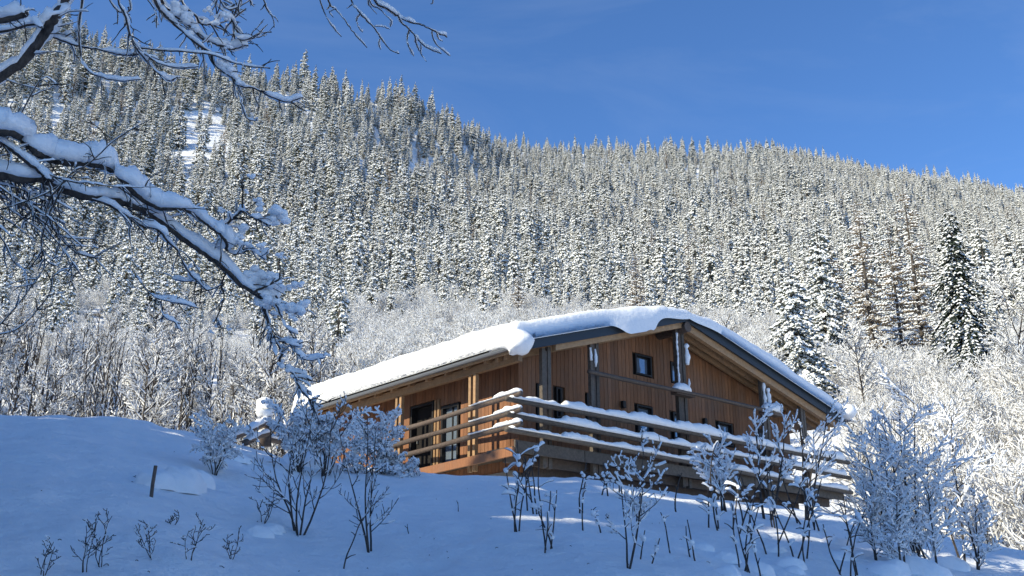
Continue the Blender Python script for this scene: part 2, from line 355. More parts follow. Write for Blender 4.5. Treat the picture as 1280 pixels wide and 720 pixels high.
for (d0, d1, z0, z1, kk) in doors:
    mb = MB(); t_ = .07
    hbox(mb, WA0 - .03, WA0 + .2, d0, d0 + t_, z0, z1); hbox(mb, WA0 - .03, WA0 + .2, d1 - t_, d1, z0, z1); hbox(mb, WA0 - .03, WA0 + .2, d0 + t_, d1 - t_, z1 - t_, z1)
    dn = hb(mb, kk, 'frame_dark')
    if kk == 'door':
        mb = MB(); hbox(mb, WA0 + .15, WA0 + .19, d0 + t_, d1 - t_, z0, z1 - t_); hb(mb, 'door_leaf', 'dark_interior', dn)
        mb = MB(); hbox(mb, WA0 + .10, WA0 + .15, d1 - .2, d1 - .16, 5.4, 5.55); hb(mb, 'handle', 'gutter_metal', dn)
    else:
        mb = MB(); hbox(mb, WA0 + .10, WA0 + .115, d0 + t_, d1 - t_, z0 + .08, z1 - t_); hb(mb, 'pane', 'glass', dn)
        mb = MB(); hbox(mb, WA0 + .07, WA0 + .13, (d0 + d1) / 2 - .02, (d0 + d1) / 2 + .02, z0, z1 - t_); hb(mb, 'glazing_bar', 'frame_dark', dn)
# light door trim posts between the openings
mb = MB(); hbox(mb, WA0 - .04, WA0 + .02, 4.5, 4.6, FL, 6.5); hbox(mb, WA0 - .04, WA0 + .02, 4.66, 4.74, FL, 6.5); hb(mb, 'trim_post', 'beam_wood')
# roof slab
def slope_box(mb, a0, a1, b0, b1, lo, hi, m=0):             # slab following the roof slope between a0 and a1, offsets from the underside
    mb.box8([H(a0, b0, under(a0) + lo), H(a1, b0, under(a1) + lo), H(a1, b1, under(a1) + lo), H(a0, b1, under(a0) + lo),
             H(a0, b0, under(a0) + hi), H(a1, b0, under(a1) + hi), H(a1, b1, under(a1) + hi), H(a0, b1, under(a0) + hi)], m)
mb = MB(); slope_box(mb, 0, RA[0], .06, B1, .12, .26); slope_box(mb, RA[0], RR[0], .06, B1, .12, .26); roof = hb(mb, 'roof', 'slate_metal')
nb = 0.19; b = .075
while b < 1.3:                                              # soffit boards running down the slope
    for a0, a1 in ((.03, RA[0]), (RA[0], RR[0] - .03)):
        mb = MB(); slope_box(mb, a0, a1, b, b + nb - .012, .05 + rng.random() * .008, .118); hb(mb, 'soffit_board', 'beam_wood', roof)
    b += nb
mb = MB(); slope_box(mb, .03, RA[0], b, 10.4, .06, .118); slope_box(mb, RA[0], RR[0] - .03, b, 10.4, .06, .118); hb(mb, 'soffit', 'beam_wood', roof)
for a0, a1 in ((0.0, RA[0]), (RA[0], RR[0])):               # dark fascia on the gable edge
    mb = MB(); slope_box(mb, a0, a1, 0, .055, .0, .34); f_ = hb(mb, 'bargeboard', 'slate_metal', roof)
for a0, a1, dp in ((1.45, RA[0] - .1, -.15), (RA[0] + .1, RR[0] - .5, -.20)):
    mb = MB(); slope_box(mb, a0, a1, .10, .24, dp, .045); hb(mb, 'rafter', 'beam_wood', roof)
for bb in (.55, .88):
    mb = MB(); slope_box(mb, RA[0] + .1, RR[0] - .12, bb, bb + .10, -.12, .045); hb(mb, 'rafter', 'beam_wood', roof)
    mb = MB(); slope_box(mb, .15, RA[0] - .1, bb, bb + .10, -.12, .045); hb(mb, 'rafter', 'beam_wood', roof)
mb = MB(); tube(mb, [H(6.67, -.02, 8.72), H(6.67, .6, 8.72), H(6.67, 1.3, 8.72)], .155, 12); hb(mb, 'ridge_log', 'dark_wood', roof)
mb = MB(); hbox(mb, .30, .44, .26, 10.4, 6.66, 6.86); hb(mb, 'eave_beam', 'beam_wood', roof)
for bb in np.arange(1.3, 10.3, .85):
    mb = MB(); slope_box(mb, .10, 1.04, bb, bb + .1, -.075, .055); hb(mb, 'rafter_tail', 'beam_wood', roof)
mb = MB(); Pg = [H(-.06, bb, 6.93) for bb in np.arange(-.06, 11.01, .5)]
T, Sd, N = frames(np.array(Pg)); rows = []
for q in Pg:
    for r_, an in [(.085, x) for x in np.linspace(math.pi, 2 * math.pi, 7)] + [(.075, x) for x in np.linspace(2 * math.pi, math.pi, 7)]:
        rows.append(np.array(q) + HA * math.cos(an) * r_ + np.array([0, 0, math.sin(an) * r_]))
mb.add(rows, ring_faces(len(Pg), 14)); hb(mb, 'gutter', 'gutter_metal', roof, smooth=False)
mb = MB(); hbox(mb, .0, .03, .06, B1, 6.80, 7.02); hb(mb, 'eave_board', 'beam_wood', roof)
# deck, posts
mb = MB(); hbox(mb, -.02, 14.2, .10, 1.10, FL - .07, FL); hbox(mb, .30, 1.0, 1.10, 10.2, FL - .07, FL); deck = hb(mb, 'deck', 'grey_wood')
for i, a in enumerate(np.arange(0, 14.1, 2.36)):
    mb = MB(); hbox(mb, a + .01, min(a + 2.35, 14.2), .04, .095, 4.30, 4.60); hb(mb, 'deck_fascia', 'grey_wood', deck)
mb = MB(); mb.box8([H(-.08, .05, 4.20), H(-.0, .05, 4.20), H(.42, 6.4, 4.20), H(.34, 6.4, 4.20), H(-.08, .05, 4.42), H(-.0, .05, 4.42), H(.42, 6.4, 4.42), H(.34, 6.4, 4.42)]); hb(mb, 'deck_edge_beam', 'side_wood', deck)
mb = MB(); hbox(mb, .1, 14.0, .5, .62, 4.12, 4.37); hbox(mb, 1.2, 13, 1.0, 1.12, 3.0, 4.37); hb(mb, 'joist_beam', 'dark_wood', deck)
mb = MB(); hbox(mb, 1.0, 13.0, 1.25, 10.4, 2.2, 4.1); hb(mb, 'foundation', 'concrete')
posts = [(1.10, 1.41, 6.95), (2.86, 3.18, 7.45), (6.40, 6.78, 8.65), (10.40, 10.72, 7.75), (12.45, 12.7, 7.2)]
for a0, a1, zt in posts:
    for aa in (a0, a1 - .11):
        mb = MB(); zz = min(under(aa), under(aa + .11)) - .004
        hbox(mb, aa, aa + .11, .245, .36, 4.05, zz); hb(mb, 'post', 'grey_wood')
    mb = MB(); hbox(mb, a0 + .115, a1 - .115, .27, .34, 4.1, min(under(a0), under(a1)) - .05); hb(mb, 'post_core', 'dark_wood')
for b_ in (2.0, 5.4, 7.4, 9.6):
    for k_ in (0, .2):
        mb = MB(); hbox(mb, .32, .43, b_ + k_, b_ + k_ + .1, 4.1, 6.655); hb(mb, 'post', 'beam_wood')
# railings: logs with snow
rail = empty('log_railing', H(0, 0, 4.3), 'grey log railing of three rails wrapping the deck corner, snow along the top', 'railing'); RO = H(0, 0, 4.3)
def log(P0, P1, r, hs, lump=.25, parent=rail, mat='grey_wood', sw=None, org=RO, name='rail'):
    n = max(6, int(np.linalg.norm(np.array(P1) - P0) / .12)); P = np.array([np.array(P0) + (np.array(P1) - P0) * i / n for i in range(n + 1)])
    P[:, 2] += .012 * np.sin(np.linspace(0, 7, n + 1) + P0[2] * 9)
    mb = MB(); tube(mb, P, r * (1 + .08 * np.sin(np.linspace(0, 9, n + 1))), 10, 0, .05); o = mb.build(name, mat, parent, True, org)
    if hs is not None:
        for (s0, s1, h) in hs:
            i0, i1 = int(s0 * n), int(s1 * n); Q = P[i0:i1 + 1].copy(); Q[:, 2] += r * .55
            Qs = catmull(Q, 2); mb = MB(); snow_on(mb, Qs, r * .5, h, (sw or r * .85), 10, 0, lump); mb.build('snow_cap', 'snow', o, True, org)
    return o
for z0, z1, h0, h1 in ((5.53, 5.53, .09, .21), (5.14, 5.03, .07, .16), (4.79, 4.56, .06, .13)):
    log(H(-.42, -.1, z0), H(14.4, -.1, z1), .066, [(.01, .15, h0), (.13, .99, h1)], .45, sw=.11)
    s_ = .09; log(H(-.2, -.42, z0 + .1), H(.36, 6.5, z0 + .1), .068, [(.0, .17, .10), (.15, .32, .03)], .35, sw=.09, mat='dark_wood')
# upper storey rail and posts' snow
log(H(2.5, -.02, 6.70), H(10.6, -.02, 6.72), .06, None, name='upper_rail', mat='dark_wood')
mb = MB(); hbox(mb, 2.95, 14.2, .10, .24, 6.60, 6.66) if False else None
for a_, w_, h_, l_ in ((6.35, .38, .20, .28), (10.6, .48, .24, .35)):
    mb = MB(); Q = [H(a_ - w_, .08, 6.75), H(a_ - w_ / 2, .08, 6.75), H(a_, .08, 6.75), H(a_ + w_ / 2, .08, 6.75), H(a_ + w_, .08, 6.75)]
    snow_on(mb, catmull(Q, 6), .03, h_, .16, 12, 0, .5); mb.build('snow_pile', 'snow', rail, True, RO)
mb = MB(); hbox(mb, 6.05, 6.85, .0, .24, 6.64, 6.74); mb.build('rail_bracket', 'dark_wood', rail, False, RO); mb = MB(); hbox(mb, 10.15, 11.05, .0, .24, 6.64, 6.74); mb.build('rail_bracket', 'dark_wood', rail, False, RO)
# snow plastered on the gable posts
mb = MB()
for a_, z0, z1, w_ in ((6.84, 7.65, 8.35, .07), (6.86, 6.95, 7.25, .03), (6.42, 7.0, 8.6, .03), (3.02, 6.95, 7.45, .04), (2.84, 7.1, 7.5, .04), (10.5, 6.9, 7.7, .06), (10.72, 6.9, 7.6, .06)):
    zz = np.arange(z0, z1, .07); tube(mb, [H(a_ + .012 * math.sin(z * 9), .215, z) for z in zz], [w_ * (.5 + .8 * rng.random()) for _ in zz], 8, 0, .3)
hb(mb, 'clinging_snow', 'snow', smooth=True)

# roof snow: one thick blanket, rounded off at the edges
def roof_snow():
    na, nb_ = 150, 90; aL, aR, bF, bR = -.10, RR[0] + .28, -.10, B1 + .1
    ua = np.linspace(0, 1, na); ub = np.linspace(0, 1, nb_) ** 1.25
    Aa = aL + (aR - aL) * ua; Bb = bF + (bR - bF) * ub
    X, Y = np.meshgrid(Aa, Bb, indexing='ij')
    base = np.interp(X, [-.2, 0, RA[0], RR[0], RR[0] + .3], [6.98, 7.06, 9.15, 7.05, 7.0])
    smooth_ridge = -.20 * np.exp(-((X - RA[0]) / .9) ** 2)
    d = np.minimum(np.minimum(X - aL, aR - X), np.minimum(Y - bF, bR - Y))
    t0 = .60 + .18 * fbm(X * .55 + 3, Y * .55, 3) + .10 * fbm(X * 2.2, Y * 2.2, 3)
    t0 = t0 + .07 * fbm(X * 6, Y * 6, 3)
    t0 = t0 - .10 * np.exp(-((Y - bF) / 1.2) ** 2) - .16 * np.exp(-(((X - 6.9) / 1.1) ** 2 + (Y / 1.0) ** 2))
    ew = .34; e = np.clip(d / ew, 0, 1); prof = np.sqrt(1 - (1 - e) ** 2) ** .8
    top = base + smooth_ridge + t0 * prof
    # overhang: push the outer rim outwards mid-height
    k = np.exp(-(d / .22) ** 2) * 0
    bulge = .05 * fbm(X * 1.5, Y * 1.5, 3)
    Xo = X + np.where(X - aL < .6, -(.14 + bulge) * np.sin(np.pi * np.clip((X - aL) / .6, 0, 1)), 0)
    Yo = Y + np.where(Y - bF < .6, -(.10 + bulge) * np.sin(np.pi * np.clip((Y - bF) / .6, 0, 1)), 0)
    # drape over the bargeboard between a=3.0 and 5.0
    dr = np.exp(-np.clip((Y - bF) / .35, 0, 9) ** 2) * np.where(X < 4.6, np.exp(-(np.clip(4.1 - X, 0, 9) / .45) ** 2), np.exp(-(np.clip(X - 4.9, 0, 9) / .35) ** 2)) * (1 + .5 * fbm(X * 2.5, X * 0 + 3, 3))
    dr = np.clip(dr, 0, 1)
    top = top - dr * .36 * (1 - np.clip((Y - bF) / .5, 0, 1)) ** 1.2; Yo = Yo - dr * .10
    P = HC[None, None] + HA * Xo[..., None] + HB * Yo[..., None] + np.array([0, 0, 1.0]) * top[..., None]
    V = P.reshape(-1, 3); i, j = np.meshgrid(np.arange(na - 1), np.arange(nb_ - 1), indexing='ij'); q = (i * nb_ + j).ravel()
    Fc = [tuple(r) for r in np.stack([q, q + nb_, q + nb_ + 1, q + 1], 1).tolist()]
    low = HC[None, None] + HA * X[..., None] + HB * Y[..., None] + np.array([0, 0, 1.0]) * (np.where(d < .05, base - .02, base))[..., None]
    n0 = len(V); V = np.vstack([V, low.reshape(-1, 3)])
    rim = [i * nb_ for i in range(na)] + [(na - 1) * nb_ + j for j in range(1, nb_)] + [i * nb_ + nb_ - 1 for i in range(na - 2, -1, -1)] + [j for j in range(nb_ - 2, 0, -1)]
    for x, y in zip(rim, rim[1:] + rim[:1]): Fc.append((x, y, y + n0, x + n0))
    return V, Fc
V, Fc = roof_snow(); org = H(7, 5, 8)
# drop the unused lower grid except the rim
used = sorted({i for f in Fc for i in f}); mp_ = {o: n for n, o in enumerate(used)}
V = V[used] - org; Fc = [tuple(mp_[i] for i in f) for f in Fc]
rs = obj('roof_snow', mesh_from('roof_snow', V, Fc, ['snow'], None, True), None, org)
tag(rs, 'thick rounded blanket of snow lying on the chalet roof', 'snow')
mb = MB(); Q = catmull([H(.02, 1.0, 7.08), H(.0, .5, 7.12), H(-.02, .1, 7.10), H(.05, -.12, 6.95), H(.12, -.2, 6.72)], 5)
tube(mb, Q, np.interp(np.linspace(0, 1, len(Q)), [0, .25, .6, .8, 1], [.12, .20, .32, .37, .10]), 16, 0, .03)
mb.build('snow_roll', 'snow', rs, True, org)
mb = MB(); blob(mb, H(14.62, -.12, 7.26), .30, seg=16, ring=10, jit=.03, zs=.85); mb.build('snow_roll', 'snow', rs, True, org)

# ------------------------------------------------------------------ branching plants (segments -> prisms), shared meshes
def prisms(segs, R0, R1, k=3, up=0.0, wscale=1.0, hmin=0):
    A0 = segs[:, 0]; A1 = segs[:, 1]; T = A1 - A0; L = np.linalg.norm(T, axis=1)[:, None] + 1e-9; T = T / L
    ref = np.where(np.abs(T[:, 2:3]) > .92, np.array([[1.0, .2, 0]]), np.array([[0, 0, 1.0]])); Sd = np.cross(T, ref); Sd /= np.linalg.norm(Sd, axis=1)[:, None]; N = np.cross(Sd, T)
    an = np.arange(k) / k * 2 * math.pi + math.pi / 2
    ring = lambda C, R: C[:, None] + (Sd[:, None] * (np.cos(an) * wscale)[None, :, None] + N[:, None] * np.sin(an)[None, :, None]) * R[:, None, None]
    V = np.concatenate([ring(A0, R0), ring(A1, R1)], 1); n = len(segs)
    j = np.arange(k); Fq = np.stack([j, (j + 1) % k, k + (j + 1) % k, k + j], 1)
    Fc = (np.arange(n) * 2 * k)[:, None, None] + Fq[None]
    return V.reshape(-1, 3), Fc.reshape(-1, 4)
def grow(rs_, base, d, L, r, depth, out, spread=.6, kids=4, wob=.18, upk=.15, n=5, ratio=.62, droop=0.0, start=.3):
    p = np.array(base, float); d = d / np.linalg.norm(d); pts = [p.copy()]
    for i in range(n):
        d = d + rs_.normal(0, wob, 3) + np.array([0, 0, upk - droop]); d /= np.linalg.norm(d); q = p + d * L / n
        out.append((p.copy(), q.copy(), r * (1 - i / n * .75), r * (1 - (i + 1) / n * .75), depth)); p = q; pts.append(p.copy())
    if depth <= 0: return
    for c in range(kids):
        t = start + (1 - start) * (c + rs_.random()) / kids; i = min(int(t * n), n - 1); q = pts[i] + (pts[i + 1] - pts[i]) * (t * n - i)
        dd = pts[i + 1] - pts[i]; dd /= np.linalg.norm(dd); ax = rs_.normal(0, 1, 3); ax -= ax @ dd * dd; ax /= np.linalg.norm(ax)
        grow(rs_, q, dd * (1 - spread) + ax * spread, L * ratio * (1.15 - .5 * t) * rs_.uniform(.7, 1.2), r * .5, depth - 1, out, spread, max(2, kids - 1), wob, upk, max(3, n - 1), ratio, droop, .2)
def plant_mesh(name, segs, mats, snow_r=.03, snow_w=1.0, minr=.008, cover=.9, k=3, rs_=None, clump=0):
    S0 = np.array([[s[0], s[1]] for s in segs]); R0 = np.maximum([s[2] for s in segs], minr); R1 = np.maximum([s[3] for s in segs], minr * .8)
    V1, F1 = prisms(S0, R0, R1, k)
    T = S0[:, 1] - S0[:, 0]; hor = np.hypot(T[:, 0], T[:, 1]) / (np.linalg.norm(T, axis=1) + 1e-9)
    sel = (rs_.random(len(segs)) < cover) & (hor > .12); S1 = S0[sel].copy(); sr = snow_r * (.45 + .75 * hor[sel]) * rs_.uniform(.6, 1.3, sel.sum())
    S1[:, :, 2] += (sr * .55 + R0[sel] * .6)[:, None]
    V2, F2 = prisms(S1, sr + R0[sel] * .5, sr * .9 + R0[sel] * .5, 4, 0, snow_w)
    V = np.vstack([V1, V2]); Fc = np.vstack([F1, F2 + len(V1)]); mi = np.r_[np.zeros(len(F1), int), np.ones(len(F2), int)]
    return mesh_from(name, V, Fc, mats, mi)
def shrub_segs(seed, h=4.5, stems=7, lean=.45, kids=5, depth=2, wob=.12, spread=.55, droop=0, r=.03, base_r=.5, start=.3, ratio=.50):
    rs_ = np.random.default_rng(seed); out = []
    for i in range(stems):
        an = rs_.random() * 6.283; l = lean * rs_.random() ** .7; b_ = np.array([math.cos(an), math.sin(an), 0]) * base_r * rs_.random()
        grow(rs_, b_, np.array([math.cos(an) * l, math.sin(an) * l, 1.0]), h * rs_.uniform(.65, 1.0), r, depth, out, spread, kids, wob, .10, 6, ratio, droop, start)
    return out, rs_
POLE = []
SHR = []
for i in range(6):
    sg, rr = shrub_segs(100 + i, 4.6, 10, .5, 10, 2); SHR.append(plant_mesh('frosted_shrub', sg, ['frosted_bark', 'frost_snow'], .019, 1.0, .012, .72, 3, rr))
for i in range(4):
    sg, rr = shrub_segs(250 + i, 7.5, 3, .08, 11, 1, .03, .45, 0, .085, 1.1, .3, .15); POLE.append(plant_mesh('bare_tree', sg, ['bark', 'frost_snow'], .018, 1.0, .014, .7, 3, rr))
TALL = []
for i in range(5):
    sg, rr = shrub_segs(200 + i, 8.5, 2 + i % 2, .14, 24, 2, .04, .55, 0, .10, .5, .30, .28); TALL.append(plant_mesh('bare_tree', sg, ['bark', 'frost_snow'], .020, 1.0, .013, .75, 3, rr))

# spruce: drooping pads of needles, each with its own load of snow
def spruce(seed, Ht=16.0, Rm=2.3, layers=15, br=8, snow=1.0, fingers=1, droop=.42, gap=0.0, lump=1.0):
    rs_ = np.random.default_rng(seed); D, Sn, FD, FS = [], [], [], []
    for l in range(layers):
        t = l / (layers - .3); h = Ht * (.07 + .93 * t); R = Rm * ((1 - t) ** .85) * rs_.uniform(.85, 1.15) + .10; nb_ = max(4, int(br * (1 - .45 * t)))
        a0 = rs_.random() * 6.28
        for j in range(nb_):
            if rs_.random() < gap: continue
            an = a0 + 6.283 * (j + rs_.uniform(-.3, .3)) / nb_; Rj = R * rs_.uniform(.7, 1.15); hj = h + rs_.uniform(-.3, .3) * Ht / layers
            for fg in range(fingers):
                af = an + (fg - (fingers - 1) / 2) * .34 * rs_.uniform(.7, 1.3) if fingers > 1 else an; Rf = Rj * (1 if fg == (fingers - 1) / 2 else rs_.uniform(.65, .95))
                c = np.array([math.cos(af), math.sin(af), 0]); s = np.array([-c[1], c[0], 0]); wd = Rf * rs_.uniform(.20, .30) / (fingers ** .35) + .05; dz = Rf * droop
                p0 = np.array([0, 0, hj]); p1 = c * Rf * .5 + [0, 0, hj - dz * .30]; p2 = c * Rf * .85 + [0, 0, hj - dz * .85]; p3 = c * Rf + [0, 0, hj - dz * .95]
                q1 = p1 - np.array([0, 0, wd * .8]); q2 = p2 - np.array([0, 0, wd * .7]); n0 = len(D)
                D += [p0, p1, p3, q1 + s * wd, q1 - s * wd, q2 + s * wd * .8, q2 - s * wd * .8, p2]
                FD += [(n0, n0 + 3, n0 + 1), (n0, n0 + 1, n0 + 4), (n0 + 1, n0 + 3, n0 + 5, n0 + 7), (n0 + 1, n0 + 7, n0 + 6, n0 + 4), (n0 + 7, n0 + 5, n0 + 2), (n0 + 7, n0 + 2, n0 + 6)]
                if rs_.random() < snow:
                    k0, k1 = rs_.uniform(.1, .4), rs_.uniform(.8, 1.02); th = lump * wd * rs_.uniform(.35, .7); sw = rs_.uniform(.65, 1.08)
                    e0 = p0 + (p1 - p0) * k0 + [0, 0, th * .3]; e1 = p1 + [0, 0, th]; e2 = p2 + [0, 0, th * .9]; e3 = p1 + (p3 - p1) * k1 + [0, 0, th * .1]; n1 = len(Sn)
                    g1 = (p1 + (q1 - p1) * sw + [0, 0, .02 + th * .25]); g2 = p2 + (q2 - p2) * sw + [0, 0, .02 + th * .25]
                    Sn += [e0, e1, e2, e3, g1 + s * wd * sw, g1 - s * wd * sw, g2 + s * wd * sw * .8, g2 - s * wd * sw * .8]
                    FS += [(n1, n1 + 4, n1 + 1), (n1, n1 + 1, n1 + 5), (n1 + 1, n1 + 4, n1 + 6, n1 + 2), (n1 + 1, n1 + 2, n1 + 7, n1 + 5), (n1 + 2, n1 + 6, n1 + 3), (n1 + 2, n1 + 3, n1 + 7)]
    r0 = Ht * .011 + .03; P = [np.array([0, 0, z]) for z in (-.6, Ht * .5, Ht)]; TV = []; 
    for p_, r_ in zip(P, (r0, r0 * .6, .02)):
        for j in range(6): TV.append(p_ + np.array([math.cos(j * 1.047), math.sin(j * 1.047), 0]) * r_)
    TF = [(i * 6 + j, i * 6 + (j + 1) % 6, (i + 1) * 6 + (j + 1) % 6, (i + 1) * 6 + j) for i in range(2) for j in range(6)]
    return (TV, TF), (D, FD), (Sn, FS)
def fine_conifer(seed, Ht, Rm, layers=28, br=9, snow=.85, droop=.5, gap=.06, lump=1.0, power=.8, size=1.0):
    rs_ = np.random.default_rng(seed); D, FD, Sn, FS = [], [], [], []
    def pad(p, d, L, wd):                                   # one small drooping sprig, perhaps with snow on it
        s_ = np.array([-d[1], d[0], 0]); s_ /= np.linalg.norm(s_) + 1e-9; n = len(D)
        a, b, c = p, p + d * L * .55 + [0, 0, .02 * L], p + d * L + [0, 0, -.12 * L]; lo = np.array([0, 0, -wd * .75])
        D.extend([a, b + s_ * wd + lo, b - s_ * wd + lo, b, c]); FD.extend([(n, n + 1, n + 3), (n, n + 3, n + 2), (n + 3, n + 1, n + 4), (n + 3, n + 4, n + 2)])
        if rs_.random() < snow:
            th = lump * wd * rs_.uniform(.4, .95); m_ = len(Sn); k_ = rs_.uniform(.75, 1.12); lo2 = np.array([0, 0, -wd * .6 * k_ + .02])
            Sn.extend([a + [0, 0, th * .3], b + s_ * wd * k_ + lo2, b - s_ * wd * k_ + lo2, b + [0, 0, th], b + (c - b) * rs_.uniform(.6, .95) + [0, 0, th * .3]])
            FS.extend([(m_, m_ + 1, m_ + 3), (m_, m_ + 3, m_ + 2), (m_ + 3, m_ + 1, m_ + 4), (m_ + 3, m_ + 4, m_ + 2)])
    for l in range(layers):
        t = l / (layers - .4); h = Ht * (.06 + .94 * t); R = Rm * (1 - t) ** power * rs_.uniform(.8, 1.15) + .12
        for j in range(max(4, int(br * (1 - .4 * t)))):
            if rs_.random() < gap: continue
            an = rs_.random() * 6.283; Rj = R * rs_.uniform(.6, 1.15); c_ = np.array([math.cos(an), math.sin(an), 0]); hj = h + rs_.uniform(-.5, .5) * Ht / layers; ns = max(2, int(Rj / (.42 * size)))
            for q in range(ns):
                f = (q + .6) / ns; z_ = hj - droop * Rj * f ** 1.3; p = c_ * Rj * f * .92 + [0, 0, z_]; L = size * (.34 + .28 * (1 - f)) * min(1, Rj) * rs_.uniform(.7, 1.3)
                for sg in (-1, 1):
                    aa = an + sg * rs_.uniform(.45, 1.0); dd = np.array([math.cos(aa), math.sin(aa), -droop * .7]); pad(p, dd, L, L * .30)
                if q == ns - 1: pad(p, np.array([c_[0], c_[1], -droop * .5]), L, L * .34)
    r0 = Ht * .011 + .03; TV = [np.array([0, 0, z_]) + np.array([math.cos(j * 1.047), math.sin(j * 1.047), 0]) * r_ for z_, r_ in ((-.6, r0), (Ht * .5, r0 * .6), (Ht * 1.0, .02)) for j in range(6)]
    TF = [(i * 6 + j, i * 6 + (j + 1) % 6, (i + 1) * 6 + (j + 1) % 6, (i + 1) * 6 + j) for i in range(2) for j in range(6)]
    return (TV, TF), (D, FD), (Sn, FS)
def joined(name, sp, needles='needles', snowm='frost_snow'):
    V, Fc, M = [], [], []
    for i, (v_, f_) in enumerate(sp):
        n = len(V); V += list(v_); Fc += [tuple(k + n for k in f) for f in f_]; M += [i] * len(f_)
    return mesh_from(name, np.array(V), Fc, ['grey_bark', needles, snowm], M)
SPR = [joined('spruce_tree', fine_conifer(300 + i, 16, (2.0, 2.5, 2.9, 2.2, 2.7, 2.1)[i], (18, 19, 20, 20, 18, 19)[i], 10, (1.0, .97, 1.0, 1.0, .90, .98)[i], (.75, .6, .7, .8, .6, .7)[i], .06, 1.7, .85, 1.45)) for i in range(6)]
SPR.append(joined('spruce_tree', fine_conifer(320, 16, 2.3, 20, 7, .8, .25, .25, 1.2, .8, 1.1), 'larch_twigs'))

# ---- scatter on the mountain
def scatter(n, r0f, r1f, az0, az1):
    az = rng.uniform(az0, az1, n); return az
cand = 80000; az = rng.uniform(-.66, .60, cand); rmin, rmax = 90, 1420
r = np.sqrt(rng.random(cand) * (rmax ** 2 - rmin ** 2) + rmin ** 2)
Rr, Zr = _prof(np.clip(az, -.62, .62)); keep = (r < Rr[-1] * 1.015) & (r > 185 + 25 * np.sin(az * 13) - 85 * (az < -.16))
az, r = az[keep], r[keep]; x, y = r * np.sin(az), r * np.cos(az)
# thin by spacing (grid hash), wider for near
cell = {}; K = []
for i in np.argsort(r):
    s = 4.7 + .0018 * r[i]; key = (int(x[i] // s), int(y[i] // s)); ok = True
    for dx in (-1, 0, 1):
        for dy in (-1, 0, 1):
            for j in cell.get((key[0] + dx, key[1] + dy), ()):
                if (x[j] - x[i]) ** 2 + (y[j] - y[i]) ** 2 < (s * .8) ** 2: ok = False; break
            if not ok: break
        if not ok: break
    if ok: cell.setdefault(key, []).append(i); K.append(i)
K = np.array(K); x, y, r, az = x[K], y[K], r[K], az[K]; z = height(x, y)
def project(X, Y, Z):
    P = np.stack([X, Y, Z], -1); d = P @ CF; return 640 + F_PX * P[..., 0] / d, 360 - F_PX * (P @ CU) / d
u_, v_ = project(x, y, z + 3); ut, vt = project(x, y, z + 13)
clear = (((u_ - 250) / 36) ** 2 + ((v_ - 175) / 40) ** 2 < 1) | (((ut - 250) / 25) ** 2 + ((vt - 175) / 32) ** 2 < 1)
clear &= ~((vnoise(x * .07, y * .07) > .66))
clear |= fbm(x * .011 + 40, y * .011, 3) > .30
clear |= ((u_ - 456) / 9) ** 2 + ((v_ - 240) / 16) ** 2 < 1
clear |= ((u_ - 405) / 7) ** 2 + ((v_ - 262) / 16) ** 2 < 1
x, y, z, r, az = x[~clear], y[~clear], z[~clear], r[~clear], az[~clear]
hs = rng.uniform(.62, 1.18, len(x)) * (1.0 - .0001 * r) * (.85 + .5 * vnoise(x * .02, y * .02)) * 1.0
hs *= np.clip(.80 + r / 1400, .80, 1.12) * np.where(az < -.1, 1.04, 1.0)
hs *= np.clip(r / 300, .5, 1)
hs = hs * rng.choice([.5, .75, .9, 1.0, 1.15, 1.35], len(hs))
var = rng.integers(0, 6, len(x)); rot = rng.random(len(x)) * 6.283
var[rng.random(len(x)) < .03 + .10 * (vnoise(x * .012 + 5, y * .012) > .62)] = 6
var[(var == 6) & (r < 380) & (az < .12)] = 2
inview = (np.abs(az) < .47); order = np.argsort(np.where(inview, r / hs, 1e9)); near = order[:290]; rest = order[290:]
for i in near:
    o = obj('spruce_tree', SPR[var[i]], None, (x[i], y[i], z[i] - .3)); o.rotation_euler = (0, 0, rot[i]); o.scale = (hs[i] * rng.uniform(.9, 1.15),) * 2 + (hs[i],)
    tag(o, 'snow laden spruce at the foot of the forested mountainside', 'spruce', 'spruces along the lower edge of the forest')
